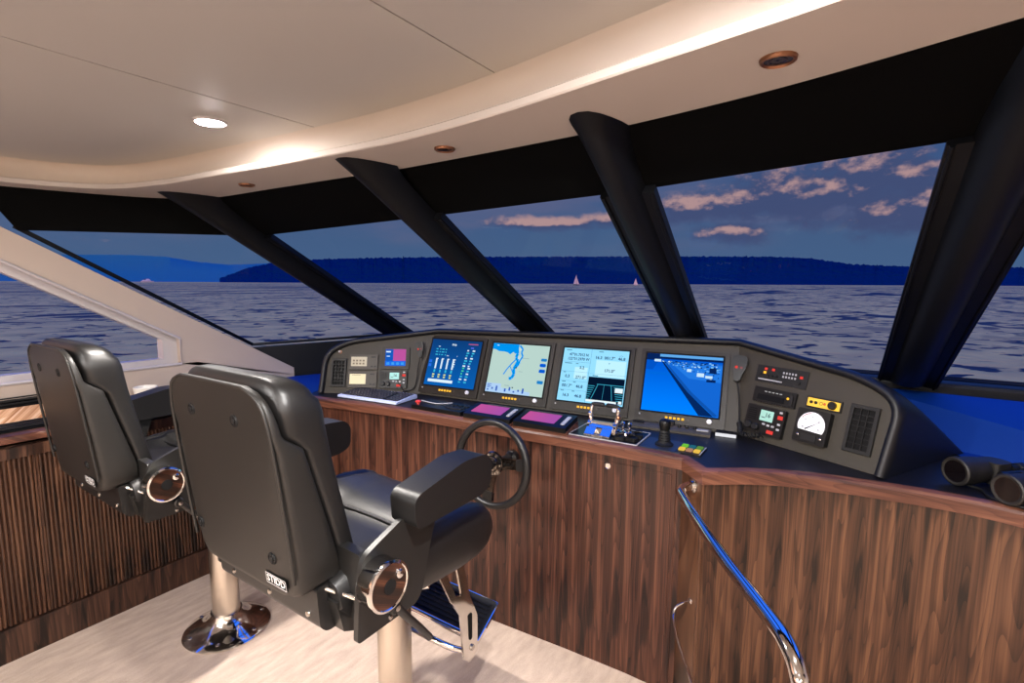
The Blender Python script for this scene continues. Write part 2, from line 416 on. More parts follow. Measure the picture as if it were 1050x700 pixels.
# ------------------------------------------------------------------ outside: sea, shores, boats
SEA = CAMZ-4.0
def build_outside():
    b = MB(); n = 64
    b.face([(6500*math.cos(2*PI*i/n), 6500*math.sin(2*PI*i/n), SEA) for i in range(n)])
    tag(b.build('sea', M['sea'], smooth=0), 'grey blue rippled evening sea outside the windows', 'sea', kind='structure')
    def az(x):                                        # bearing of a direction x focal-plane units off the camera's heading
        return yaw - math.atan2(x-525, 528.4)
    def ridge(name, mtl, R, prof, x0, x1, step, jag, jfreq, depth, label):
        b = MB(); rows = [[], [], [], []]; k = 0
        x = x0
        while x <= x1:
            for (xa, ha), (xb, hb) in zip(prof, prof[1:]):
                if xa <= x <= xb:
                    h = ha+(hb-ha)*(x-xa)/(xb-xa); break
            a = az(x); c = math.cos(a-yaw)
            d = V((-math.sin(a), math.cos(a), 0))/c
            hh = h*R/528.4+4
            nz = noise.noise(V((x*jfreq, R*0.01, 0)))*jag + noise.noise(V((x*jfreq*4.7, 3, R)))*jag*0.8
            spike = max(0, noise.noise(V((x*jfreq*2.3, 9, 1)))-0.25)*jag*3
            top = (hh+(nz+spike)*R/528.4)
            rows[0].append(d*R+V((0, 0, SEA-2)))
            rows[1].append(d*(R+depth*0.35)+V((0, 0, SEA+top*0.55)))
            rows[2].append(d*(R+depth*0.5)+V((0, 0, SEA+top*(1+depth*0.5/R))))
            rows[3].append(d*(R+depth)+V((0, 0, SEA-2)))
            x += step
        b.loft(rows, cap=False, closed=False)
        return tag(b.build(name, mtl, smooth=60), label, 'hills', kind='structure')
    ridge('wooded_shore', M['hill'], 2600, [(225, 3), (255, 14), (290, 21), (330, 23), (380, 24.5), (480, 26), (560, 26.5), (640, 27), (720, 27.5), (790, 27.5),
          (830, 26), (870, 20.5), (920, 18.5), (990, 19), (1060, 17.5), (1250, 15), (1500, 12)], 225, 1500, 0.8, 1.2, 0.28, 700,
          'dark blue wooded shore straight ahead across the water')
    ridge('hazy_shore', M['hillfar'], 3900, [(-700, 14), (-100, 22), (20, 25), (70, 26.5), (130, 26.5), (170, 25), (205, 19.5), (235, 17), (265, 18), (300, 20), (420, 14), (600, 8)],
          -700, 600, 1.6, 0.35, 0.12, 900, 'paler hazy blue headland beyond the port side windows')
    def sailboat(px, d, mast, label, hullm, rz):
        a = az(px); p = V((-math.sin(a), math.cos(a), 0))*d/math.cos(a-yaw)
        t = thing('sailboat', label, 'sailboat', (p.x, p.y, SEA), rz, 'sailboats on the water')
        L = mast*0.62
        b = MB(); rings = []
        for k in range(9):
            u = k/8*2-1; w = 0.14*L*max(0.04, (1-abs(u)**2.2)); 
            rings.append([(u*L/2, w, 0.10*L), (u*L/2*0.94, w*0.7, 0.0), (u*L/2*0.9, 0, -0.05*L), (u*L/2*0.94, -w*0.7, 0.0), (u*L/2, -w, 0.10*L)])
        b.loft(rings); b.build('hull', hullm, t)
        b = MB(); b.cyl((0.03*L, 0, 0.08*L), (0.03*L, 0, mast), 0.012*mast, 8); b.build('mast', M['silver'], t)
        def sailm(pts, belly):
            bb = MB(); A, B_, C_ = (V(q) for q in pts); R = []
            for i in range(7):
                u = i/6; lo = A.lerp(C_, u); hi = B_.lerp(C_, u)
                R.append([lo.lerp(hi, j/5)+V((0, belly*math.sin(PI*j/5)*(1-u), 0)) for j in range(6)])
            bb.loft(R, cap=False, closed=False); return bb
        ms = sailm([(0.0, 0, 0.18*L), (-0.44*L, 0, 0.20*L), (0.02*L, 0, mast*0.98)], 0.05*L).build('mainsail', M['sail'], t)
        js = sailm([(0.48*L, 0, 0.13*L), (0.08*L, 0, 0.16*L), (0.05*L, 0, mast*0.85)], 0.05*L).build('headsail', M['sail'], t)
        return t
    sailboat(590.5, 1050, 21, 'larger sailboat with a dark hull on the sea, left of the two', M['hull'], 0.75)
    sailboat(651.5, 1250, 17, 'smaller sailboat with a white hull on the sea, right of the two', M['sail'], 0.3)
    a = az(151); p = V((-math.sin(a), math.cos(a), 0))*2000/math.cos(a-yaw)
    t = thing('ferry', 'tiny pale ferry on the water below the hazy headland', 'ferry', (p.x, p.y, SEA), a+0.2)
    b = MB(); b.loft([[(u*22, w*5, 5), (u*20, w*3, 0), (u*20, -w*3, 0), (u*22, -w*5, 5)] for u, w in ((-1, .5), (-.8, 1), (.7, 1), (1, .1))]); b.build('hull', M['sail'], t)
    b = MB(); b.prism([(-17, 5), (12, 5), (9, 9), (-15, 9)], -4, 4, XZ, 0.4); b.prism([(-4, 9), (8, 9), (6, 13), (-3, 13)], -3, 3, XZ, 0.4); b.build('cabin', M['sail'], t)
    b = MB(); b.cyl((-9, 0, 9), (-9, 0, 14), 1.2, 12); b.build('funnel', M['grey'], t)
build_outside()

# ------------------------------------------------------------------ room shell
XL, XR, YB = -3.30, 1.45, -2.6
CEIL, SOF = 2.19, 2.08
def build_shell():
    b = MB(); b.box((-0.9, 0.4, FZ-0.04), (5.2, 6.4, 0.08)); struct(b.build('floor', M['carpet'], smooth=0), 'cream ribbed carpet floor', 'floor')
    # inner edge of the soffit
    inner = [(-3.2, YB), (-3.2, -0.5), (-3.19, 0.2), (-3.16, 0.56), (-3.09, 0.83), (-2.93, 1.01), (-2.62, 1.085), (-2.249, 1.117), (-1.722, 1.150), (-1.255, 1.165), (-0.835, 1.125),
             (-0.417, 1.045), (-0.193, 1.0), (-0.038, 0.965), (0.25, 0.88), (0.52, 0.70), (0.68, 0.42), (0.74, 0.05), (0.75, -0.6), (0.75, YB)]
    C = [V((p.x, p.y)) for p in smoothline([(x, y, 0) for x, y in inner], 6)]
    nrm = []
    for i in range(len(C)):
        t = C[min(i+1, len(C)-1)]-C[max(i-1, 0)]; t.normalize(); nrm.append(V((-t.y, t.x)))     # outward (port, forward, starboard)
    outer = [(XL, YB), (XL, -0.5), (XL, 0.2), (XL, 0.5), (-3.285, 0.69), (-3.176, 1.03), (-3.03, 1.27), (-2.82, 1.394), (-2.3, 1.415), (-1.837, 1.428), (-1.533, 1.440), (-1.1, 1.425), (-0.748, 1.404),
             (-0.53, 1.387), (-0.168, 1.314), (0.197, 1.193), (0.8, 0.98), (XR, 0.72), (XR, -0.6), (XR, YB)]
    O = [V((p.x, p.y)) for p in smoothline([(x, y, 0) for x, y in outer], 6)]
    prof = [(0.004, SOF), (0, SOF+0.004), (0, SOF+0.020), (0.004, SOF+0.024), (0.012, SOF+0.024), (0.014, SOF+0.012), (0.058, SOF+0.012), (0.066, SOF+0.03), (0.064, CEIL-0.045), (0.055, CEIL-0.022), (0.035, CEIL-0.006), (0.015, CEIL)]
    rings = []
    for i in range(len(C)):
        o = O[i]
        rings.append([(o.x, o.y, CEIL+0.05), (o.x, o.y, SOF)] + [(C[i].x+nrm[i].x*d, C[i].y+nrm[i].y*d, z) for d, z in prof] + [(C[i].x+nrm[i].x*0.015, C[i].y+nrm[i].y*0.015, CEIL+0.05)])
    b = MB(); b.loft(rings, cap=True); struct(b.build('trim_1', M['soffit'], smooth=40), 'cream soffit with a coved edge running round the ceiling', 'soffit')
    # hidden light strip lying in the cove
    b = MB(); b.loft([[(C[i].x+nrm[i].x*d, C[i].y+nrm[i].y*d, z) for d, z in ((0.020, SOF+0.013), (0.034, SOF+0.013), (0.034, SOF+0.018), (0.020, SOF+0.018))] for i in range(len(C))])
    tag(b.build('light_strip', M['cove'], smooth=0), 'warm light strip tucked behind the soffit lip around the ceiling', 'light')
    # ceiling panels with narrow seams
    b = MB(); b.box(((XL+XR)/2, (YB+1.5)/2, CEIL+0.075), (XR-XL, 1.5-YB, 0.05))
    seams = [XL, -1.62, -0.815, -0.235, XR]; G_ = 0.0022
    for a, c in zip(seams, seams[1:]):
        b.box(((a+c)/2, (YB+1.3)/2, CEIL+0.025), (c-a-2*G_, 1.3-YB, 0.05))
    struct(b.build('ceiling', M['ceil'], smooth=0), 'beige upholstered ceiling panels with fine seams', 'ceiling')
    # aft and starboard walls, behind and beside the viewer
    b = MB(); b.box(((XL+XR)/2, YB-0.05, 1.1), (XR-XL+0.2, 0.1, 2.3)); struct(b.build('wall_aft', M['wallw'], smooth=0), 'cream aft wall', 'wall')
    b = MB(); b.box((XR+0.05, 0.15, 1.1), (0.1, 5.9, 2.3)); struct(b.build('wall_starboard', M['wallw'], smooth=0), 'cream starboard wall', 'wall')
    # port wall with the raked pillar and its trapezoid window
    WX = XL
    bm = MB(); T = 0.12
    # outline of pillar + lower wall, window hole: (0.62,1.764 line) ... corner (1.41,1.315),(1.41,1.175), sill aft
    low = [(YB, FZ), (2.62, FZ), (2.62, 0.66), (2.205, 0.974), (1.50, 1.165), (1.41, 1.165), (YB, 1.165)]
    pil = [(1.41, 1.165), (2.205, 0.974), (2.205, 1.005), (0.695, 1.895), (0.30, 2.08), (-0.15, 2.08), (0.20, 2.02), (1.41, 1.315)]
    bm.prism(low, -T, 0, basis((WX, 0, 0), (0, 1, 0), (0, 0, 1), (1, 0, 0)), 0)
    bm.prism(pil, -T, 0, basis((WX, 0, 0), (0, 1, 0), (0, 0, 1), (1, 0, 0)), 0.006)
    bm.prism([(YB, 2.02), (0.2, 2.02), (-0.15, 2.12), (YB, 2.12)], -T, 0, basis((WX, 0, 0), (0, 1, 0), (0, 0, 1), (1, 0, 0)))
    struct(bm.build('wall_port', M['wallw'], smooth=30), 'cream port wall with a raked pillar and trapezoid window', 'wall')
    W = basis((WX, 0, 0), (0, 1, 0), (0, 0, 1), (1, 0, 0))
    hole = [(YB, 1.165), (1.41, 1.165), (1.41, 1.315), (0.20, 2.02), (YB, 2.02)]
    inn = [(YB, 1.20), (1.335, 1.20), (1.335, 1.312), (0.155, 1.998), (YB, 1.998)]
    bm = MB()
    n = len(hole)
    for i in range(n-1):
        q = [hole[i], hole[i+1], inn[i+1], inn[i]]
        bm.prism(q, -0.11, -0.04, W)
    # proud bead round the opening
    bm.tube([(WX+0.004, *p) for p in ((YB, 1.165), (1.41, 1.165), (1.41, 1.315), (0.20, 2.02), (-0.4, 2.35))][:4], 0.008, 8)
    wf = struct(bm.build('window_1', M['frame'], smooth=0), 'trapezoid side window in the port wall', 'window')
    bm = MB(); bm.prism([(p[0]-0.01 if i in (1, 2) else p[0], p[1]) for i, p in enumerate(inn)], -0.095, -0.09, W); bm.build('pane', M['glass'], wf, 0)
    # ---- windscreen: header band, panes, frames
    HB = [(-3.31, 0.72, 1.885), (-2.86, 1.675, 1.910), (-1.55, 1.667, 1.931), (-0.635, 1.640, 1.948), (0.265, 1.565, 1.980), (1.0, 1.42, 2.0), (XR+0.05, 1.30, 2.02)]
    # soffit line = [(-3.29, 0.66), (-2.86, 1.385), (-1.50, 1.442), (-0.56, 1.392), (0.30, 1.15), (0.95, 0.92), (XR+0.05, 0.70)]
    SB = [(-3.42, 1.90, 1.20), (-2.95, 2.97, 1.225), (-1.63, 3.02, 1.20), (-0.72, 3.04, 1.20), (0.23, 3.03, 1.20), (0.95, 3.04, 1.20), (XR+0.05, 2.9, 1.20)]
    # header follows the soffit edge
    b = MB(); rings = []
    top = [p for p in O if p.y > 0.6]
    def hb_at(x, y):
        best = None
        for (ax, ay, az_), (bx, by, bz) in zip(HB, HB[1:]):
            if ax-1e-6 <= x <= bx+1e-6:
                u = (x-ax)/(bx-ax) if bx > ax else 0; return V((x, ay+(by-ay)*u, az_+(bz-az_)*u))
        return V(HB[-1])
    ks = []
    for p in top: ks.append((p, hb_at(max(p.x, -3.31), p.y)))
    for p, q in ks:
        d = V((0, 0.02, 0.035))
        a = V((p.x, p.y, SOF)); r_ = [a, q, q+d, a+d+V((0, 0, 0.02))]
        rings.append(r_)
    b.loft(rings); struct(b.build('trim_2', M['header'], smooth=45), 'dark brown header band above the windscreen', 'trim')
    # sills
    b = MB()
    rings = []
    for (x, y, z) in SB:
        rings.append([(x, y-0.03, z+0.002), (x, y-0.035, z-0.012), (x, y-0.03, DZ-0.05), (x, y+0.10, DZ-0.05), (x, y+0.10, z+0.002)])
    b.loft(rings); struct(b.build('trim_3', M['sill'], smooth=20), 'black sill below the windscreen', 'sill')
    for i in range(6):
        a, c, d, e = V(HB[i]), V(HB[i+1]), V(SB[i+1]), V(SB[i])
        off = V((0, 0.03, 0.03))
        # opaque black border round the pane
        fr = MB(); q = [a, c, d, e]; cen = sum(q, V())/4
        pts = [p+off*0.4 for p in q]; ins = [p.lerp(cen, 0.012)+off*0.4 for p in q]
        for k in range(4):
            A, B_, C_, D_ = pts[k], pts[(k+1) % 4], ins[(k+1) % 4], ins[k]
            fr.loft([[A, B_, C_, D_], [v+V((0, 0.01, 0.015)) for v in (A, B_, C_, D_)]])
        w = struct(fr.build('window_%d' % (i+2), M['sill'], smooth=0), 'raked windscreen pane, number %d from the port side' % (i+1), 'window')
        pm = MB(); pm.face([p+off for p in (a, c, d, e)]); pm.build('pane', M['glass'], w, 0)
    # ---- mullions
    def mullion(k, top, bot, wax, hw, depth, flare, rim, label, zh=1.93):
        t_start = (SOF-zh)/(SOF-1.2)-0.012
        top, bot = V(top), V(bot); d = (bot-top).normalized(); wax = V(wax).normalized()
        dn = d.cross(wax).normalized()
        if dn.z > 0: dn = -dn
        half = [(hw*1.0, 0.0), (hw*0.94, depth*0.25), (hw*0.80, depth*0.52), (hw*0.60, depth*0.78), (hw*0.34, depth*0.95), (0, depth)]
        ring0 = half + [(-x, y) for x, y in half[-2::-1]]
        rings = []; ts = [0, 0.015, 0.035, 0.07, 0.12, 0.2, 0.35, 0.55, 0.8, 1.0]
        Ln = (bot-top).length
        for t in ts:
            f = 1+flare*math.exp(-t/0.035)
            c = top.lerp(bot, t); r = []
            for x, y in ring0:
                p = c+wax*x*f+dn*y
                if t < 0.2:     # cut square with the soffit
                    w_ = max(0, 1-t/0.2); zt = SOF-0.001-(top.z-c.z)
                    s = (zt-p.z)/d.z; p = p+d*s*w_
                if t > 0.9:
                    s = (bot.z-p.z)/d.z; p = p+d*s
                r.append(p)
            rings.append(r)
        b = MB(); b.loft(rings)
        # glazing frame either side
        for sgn in (-1, 1):
            s0, s1 = sgn*hw*0.9, sgn*(hw+rim)
            t0, t1 = t_start, 1.0
            P0, P1 = top.lerp(bot, t0), bot
            b.loft([[c+wax*s0, c+wax*s1, c+wax*s1+dn*0.028, c+wax*s0+dn*0.028] for c in (P0, P1)])
            b.tube([P0+wax*(s1-sgn*0.012)+dn*0.03, P1+wax*(s1-sgn*0.012)+dn*0.03], 0.006, 8)
        return struct(b.build('trim_%d' % k, M['mull'], smooth=40), label, 'mullion')
    def line(p, q, z):
        p, q = V(p), V(q); t = (z-p.z)/(q.z-p.z); return p.lerp(q, t)
    A_ = ((-2.86, 1.675, 1.910), (-2.95, 2.97, 1.20))
    mullion(4, line(*A_, SOF-0.001), A_[1], (0.93, 0.36, 0), 0.065, 0.10, 0.6, 0.04, 'first black raked mullion from the port side', 1.91)
    B_ = ((-1.55, 1.667, 1.931), (-1.63, 3.02, 1.20))
    mullion(5, line(*B_, SOF-0.001), B_[1], (1, 0, 0), 0.062, 0.095, 0.45, 0.04, 'second black raked mullion from the port side', 1.931)
    C_ = ((-0.635, 1.640, 1.948), (-0.72, 3.04, 1.20))
    mullion(6, line(*C_, SOF-0.001), C_[1], (1, -0.05, 0), 0.058, 0.085, 0.30, 0.035, 'third black raked mullion, behind the tall console screens', 1.948)
    D_ = ((0.265, 1.565, 1.980), (0.23, 3.03, 1.20))
    mullion(7, line(*D_, SOF-0.001), D_[1], (0.97, -0.2, 0), 0.07, 0.10, 0.3, 0.045, 'fourth black raked mullion at the starboard end of the console', 1.98)
    E_ = ((1.0, 1.42, 2.0), (0.95, 3.04, 1.20))
    mullion(8, line(*E_, SOF-0.001), E_[1], (0.97, -0.2, 0), 0.07, 0.10, 0.3, 0.045, 'fifth black raked mullion by the starboard wall', 2.0)
build_shell()

# ------------------------------------------------------------------ ceiling lamps
def downlight(x, y, z, r, lit, label, name='downlight', grp=None):
    t = thing(name, label, 'downlight', (x, y, z), 0, grp)
    b = MB(); b.lathe([(r*0.78, 0.006), (r*0.80, -0.004), (r*0.92, -0.008), (r*1.02, -0.006), (r*1.06, 0.0), (r*1.06, 0.006)]); b.build('trim_ring', M['frame'] if lit else M['brass'], t)
    b = MB(); b.lathe([(r*0.79, -0.006), (r*0.70, -0.0095), (r*0.4, -0.0105), (0.001, -0.011)] if lit else [(r*0.80, -0.004), (r*0.6, -0.001), (r*0.5, -0.005), (r*0.3, -0.003), (0.001, -0.005)]); b.build('lens', (M['lampfront'] if lit == 2 else M['lamp']) if lit else M['lampdark'], t)
    return t
downlight(-1.857, 0.935, CEIL, 0.050, 2, 'lit round downlight in the ceiling above the two chairs')
for x, y, l in ((-0.153, 1.146, 'unlit bronze-rimmed downlight in the soffit, nearest the camera at upper right'),
                (-1.133, 1.302, 'unlit bronze-rimmed downlight in the soffit between the second and third mullions'),
                (-2.286, 1.293, 'unlit bronze-rimmed downlight in the soffit near the first mullion')):
    downlight(x, y, SOF, 0.032, False, l, grp='unlit soffit downlights')
def spot(x, y, z, power):
    l = bpy.data.lights.new('lamp_beam', 'SPOT'); l.energy = power; l.spot_size = math.radians(100); l.spot_blend = 0.85; l.shadow_soft_size = 0.035; l.color = (1.0, 0.93, 0.86)
    o = bpy.data.objects.new('lamp_beam', l); COL.objects.link(o); o.location = (x, y, z-0.02)
spot(-1.857, 0.935, CEIL, 230)
LIT = [(-1.5, -1.0), (-0.2, 0.48), (0.35, -0.75), (-2.0, -1.9), (-0.8, -1.9), (0.4, -1.9)]  # second one added above the view to brighten floor and console
for i, (x, y) in enumerate(LIT):
    downlight(x, y, CEIL, 0.042, True, 'lit round downlight in the ceiling behind the camera', grp='lit downlights behind the camera')

# ------------------------------------------------------------------ worktop, cabinets
EDGE = [(-3.0, 1.735), (-2.8, 1.752), (-2.575, 1.785), (-2.3, 1.838), (-2.01, 1.880), (-1.75, 1.897), (-1.544, 1.907), (-1.2, 1.928), (-0.99, 1.942), (-0.72, 1.953), (-0.512, 1.951)]
EDGR = [(-0.409, 1.843), (-0.354, 1.885), (-0.27, 1.945), (-0.18, 1.990), (-0.094, 2.018), (0.03, 2.044), (0.15, 2.059), (0.24, 2.067), (0.319, 2.069), (0.39, 2.062), (0.459, 2.046), (0.56, 2.01), (0.7, 1.94), (0.9, 1.82), (1.15, 1.66), (1.44, 1.46)]
def offset(pts, d):
    """shift an open plan polyline to its left (forward) by d, mitred"""
    P = [V(p).to_2d() for p in pts]; out = []
    for i, p in enumerate(P):
        t1 = (p-P[i-1]).normalized() if i else None
        t2 = (P[i+1]-p).normalized() if i < len(P)-1 else None
        t1 = t1 or t2; t2 = t2 or t1
        n1 = V((-t1.y, t1.x)); n2 = V((-t2.y, t2.x)); m = (n1+n2).normalized()
        out.append(p+m*(d/max(0.5, m.dot(n1))))
    return out
def build_console():
    E = EDGE+EDGR
    rail_in = offset(E, 0.032); slab = offset(E, 0.030)
    # worktop
    t = thing('worktop', 'long black worktop with a walnut front edge carrying all the console instruments', 'worktop', (-1.0, 2.4, DZ))
    o = V((-1.0, 2.4, DZ))
    b = MB(); poly = [(p.x-o.x, p.y-o.y) for p in slab]+[(XR-o.x, 2.975-o.y), (-2.95-o.x, 2.90-o.y), (-3.27-o.x, 2.15-o.y), (-3.27-o.x, 1.76-o.y)]
    b.prism(poly, -0.03, 0); b.build('top', M['desk'], t, 20)
    b = MB(); prof = [(0.0, -0.050), (-0.002, -0.012), (0.004, -0.003), (0.014, 0.0015), (0.032, 0.0015), (0.032, -0.050)]
    offs = {d: offset(E, d) for d, z in prof}
    b.loft([[(offs[d][i].x-o.x, offs[d][i].y-o.y, z) for d, z in prof] for i in range(len(E))])
    b.build('edge_trim', M['woodn'], t, 30)
    b = MB()
    b.prism([(-3.26-o.x, 1.80-o.y), (-2.68-o.x, 1.85-o.y), (-2.85-o.x, 2.30-o.y), (-2.5-o.x, 2.9-o.y), (-2.93-o.x, 2.88-o.y), (-3.26-o.x, 2.13-o.y)], 0.0005, 0.003)
    b.build('dash_mat', M['deck'], t, 0)  # sheet painted with the blue sky light falling on the worktop
    # dash panel, blue sky light in its colour, sloping up to the windscreen sill on the starboard side
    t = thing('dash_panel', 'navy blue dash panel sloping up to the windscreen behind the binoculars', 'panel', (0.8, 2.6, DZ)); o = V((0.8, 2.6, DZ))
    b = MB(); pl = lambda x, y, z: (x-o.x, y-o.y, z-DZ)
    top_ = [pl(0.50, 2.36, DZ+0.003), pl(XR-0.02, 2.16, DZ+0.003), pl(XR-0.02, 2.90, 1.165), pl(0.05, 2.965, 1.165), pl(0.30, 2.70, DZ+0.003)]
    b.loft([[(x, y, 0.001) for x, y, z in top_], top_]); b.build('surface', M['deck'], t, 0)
    b = MB(); b.tube([(x, y, z) for x, y, z in (top_[4], top_[0], top_[1])], 0.003, 8); b.build('edge_bead', M['sill'], t, 60)
    # main walnut cabinet
    t = thing('console_cabinet', 'dark walnut console cabinet below the worktop, behind the steering wheel', 'cabinet', (-1.6, 1.95, FZ)); o = V((-1.6, 1.95, FZ))
    fr = offset(EDGE, 0.012); b = MB()
    H = DZ-0.052-FZ
    rings = []
    for z in (0.0, H):
        rings.append([(p.x-o.x, p.y-o.y, z) for p in fr]+[(-0.512-o.x, 2.5-o.y, z), (-3.0-o.x, 2.5-o.y, z)])
    b.loft(rings); b.build('front', M['woodm'], t, 25)
    def lerp_edge(x):
        for p, q in zip(fr, fr[1:]):
            if p.x <= x <= q.x: return p.y+(q.y-p.y)*(x-p.x)/(q.x-p.x)
        return fr[-1].y
    # removable service panel with fine joints
    dp = MB(); x0, x1, z0, z1 = -1.06, -0.552, 0.225, 0.905
    n = 8; rows = []
    for k in range(n+1):
        x = x0+(x1-x0)*k/n; y = lerp_edge(x)
        rows.append([(x-o.x, y-o.y+0.004, z0-FZ), (x-o.x, y-o.y-0.003, z0-FZ), (x-o.x, y-o.y-0.003, z1-FZ), (x-o.x, y-o.y+0.004, z1-FZ)])
    dp.loft(rows); door = dp.build('access_door', M['woodm'], t, 25)
    dp = MB(); X = basis((-0.818-o.x, lerp_edge(-0.818)-o.y-0.003, 0.907-FZ-0.02), (1, 0, 0), (0, 0, 1), (0, -1, 0))
    dp.lathe([(0.0135, -0.002), (0.0135, 0.003), (0.011, 0.005), (0.0095, 0.003), (0.0035, 0.003), (0.003, 0.0015), (0.001, 0.0015)], X, 20); dp.build('lock', M['chrome'], door)
    dp = MB(); dp.box((-0.54-o.x, lerp_edge(-0.54)-o.y-0.0015, H/2), (0.012, 0.006, H), 0.002); dp.build('corner_post', M['woodm'], t)
    # corner face and the curved starboard cabinet
    t = thing('curved_cabinet', 'curved rosewood cabinet at the right beyond the handrail', 'cabinet', (0.2, 2.1, FZ)); o = V((0.2, 2.1, FZ))
    src = [(-0.512, 1.951)]+EDGR; fr2 = offset(src, 0.012)
    sm = smoothline([(p.x, p.y, 0) for p in fr2[2:]], 4); cor = fr2[1]
    b = MB(); front = [V((cor.x, cor.y))]+[V((p.x, p.y)) for p in sm]
    rings = [[(p.x-o.x, p.y-o.y, z) for p in front]+[(XR-0.01-o.x, 2.6-o.y, z), (cor.x-o.x, 2.6-o.y, z)] for z in (0.0, H)]
    b.loft(rings); b.build('front', M['woodr'], t, 50)
    b = MB(); a, c = V((-0.5115, 1.9625)), fr2[1]
    b.prism([(a.x-o.x, a.y-o.y), (c.x-o.x, c.y-o.y), (c.x-o.x, 2.4-o.y), (a.x-o.x, 2.4-o.y)], 0, H); b.build('side', M['woodr'], t, 20)
    b = MB(); b.tube([(c.x-o.x-0.002, c.y-o.y-0.002, 0.0), (c.x-o.x-0.002, c.y-o.y-0.002, H)], 0.008, 10); b.build('corner_bead', M['woodr'], t)
build_console()

def build_port_cabinet():
    y0, y1 = -2.0, 1.745; xf = -3.0; top = DZ
    t = thing('reeded_cabinet', 'long low walnut cabinet with reeded doors along the port wall', 'cabinet', (-3.13, 0, FZ)); o = V((-3.13, 0, FZ))
    b = MB(); b.box((-3.15-o.x, (y0+y1)/2, (top-0.05-FZ)/2), (0.28, y1-y0, top-0.05-FZ)); b.build('carcass', M['woodl'], t, 0)
    b = MB(); b.box((xf+0.004-o.x, (y0+y1)/2, 0.075), (0.018, y1-y0, 0.15), 0.003); b.build('plinth', M['woodl'], t)
    b = MB(); b.box((xf+0.004-o.x, (y0+y1)/2, top-0.078-FZ), (0.018, y1-y0, 0.05), 0.003); b.build('top_rail', M['woodl'], t)
    b = MB(); b.prism(fillet([(-0.16, -0.035), (0.018, -0.035), (0.018, 0.0), (-0.16, 0.0)], [0, 0.006, 0.016, 0]), y0, y1, basis((xf-o.x, 0, top-FZ-0.0), (1, 0, 0), (0, 0, 1), (0, 1, 0)))
    b.build('nosing', M['woodn'], t, 40)
    b = MB(); b.box((-3.2-o.x, (y0+y1)/2, top-FZ-0.02), (0.2, y1-y0, 0.03)); b.build('top', M['black'], t, 0)
    # reeded tambour doors
    edges = [y0, -0.70, -0.02, 0.66, 1.36, y1]
    for i, (a, c) in enumerate(zip(edges, edges[1:])):
        b = MB(); pitch = 0.0165; n = int((c-a-0.02)/pitch); st = a+0.01
        z0, z1 = 0.155, top-FZ-0.105
        prof = [(st, 0.0)]
        for k in range(n):
            yc = st+(k+0.5)*pitch
            prof += [(yc-pitch*0.47, 0.001), (yc-pitch*0.36, 0.0065), (yc-pitch*0.14, 0.0095), (yc+pitch*0.14, 0.0095), (yc+pitch*0.36, 0.0065), (yc+pitch*0.47, 0.001)]
        prof += [(st+n*pitch, 0.0)]
        b.loft([[(xf-0.008+d-o.x, y, z) for y, d in prof] for z in (z0, z1)], cap=False, closed=False)
        b.box((xf-0.009-o.x, st-0.005, (z0+z1)/2), (0.02, 0.008, z1-z0)); b.box((xf-0.009-o.x, c-0.005, (z0+z1)/2), (0.02, 0.008, z1-z0))
        b.build('reeded_door', M['slat'], t, 60)
    # louvred ledge below the side window
    t = thing('louvred_ledge', 'black slotted vent ledge with a glossy wood inlay under the side window', 'ledge', (-3.2, 0, DZ)); o = V((-3.2, 0, DZ))
    L0, L1 = -2.0, 0.86
    b = MB(); b.box((-3.172-o.x, (L0+L1)/2, 0.003), (0.245, L1-L0, 0.010)); b.build('base', M['gap'], t, 0)
    def slats(x0, z0, x1, z1, n, name):
        b = MB()
        for k in range(n):
            u = (k+0.5)/n; x = x0+(x1-x0)*u; z = z0+(z1-z0)*u
            b.box((x-o.x, (L0+L1)/2, z-DZ), (0.009, L1-L0, 0.006), 0.0015)
        return b.build(name, M['dkgrey'], t)
    slats(-3.055, DZ+0.013, -3.135, DZ+0.028, 4, 'lower_slats')
    b = MB(); b.loft([[(-3.14-o.x, y, 0.006), (-3.14-o.x, y, 0.020), (-3.245-o.x, y, 0.105), (-3.295-o.x, y, 0.105), (-3.295-o.x, y, 0.006)] for y in (L0, L1)]); b.build('backing', M['gap'], t, 0)
    b = MB(); b.loft([[(-3.138-o.x, y, 0.026), (-3.205-o.x, y, 0.080), (-3.210-o.x, y, 0.076), (-3.143-o.x, y, 0.022)] for y in (L0, L1)]); b.build('wood_inlay', M['woodtop'], t, 0)
    slats(-3.215, DZ+0.090, -3.262, DZ+0.124, 3, 'upper_slats')
    # pale shelf top on the forward stretch
    b = MB(); b.box((-3.16, (0.865+1.74)/2, DZ+0.003), (0.27, 1.74-0.865, 0.008), 0.002)
    tag(b.build('shelf_top', M['wallb'], smooth=20), 'beige shelf top on the port cabinet beside the far chair', 'shelf')
    t = thing('bowl', 'small round white bowl on the beige shelf beyond the far chair', 'bowl', (-3.215, 1.185, DZ+0.007))
    b = MB(); b.lathe([(0.024, 0), (0.034, 0.006), (0.052, 0.044), (0.057, 0.080), (0.055, 0.082), (0.049, 0.046), (0.02, 0.014), (0.001, 0.012)], n=32); b.build('body', M['ceramic'], t)
    b = MB(); b.lathe([(0.026, -0.001), (0.026, 0.006), (0.02, 0.006), (0.02, -0.001)], n=24); b.build('foot', M['ceramic'], t)
build_port_cabinet()

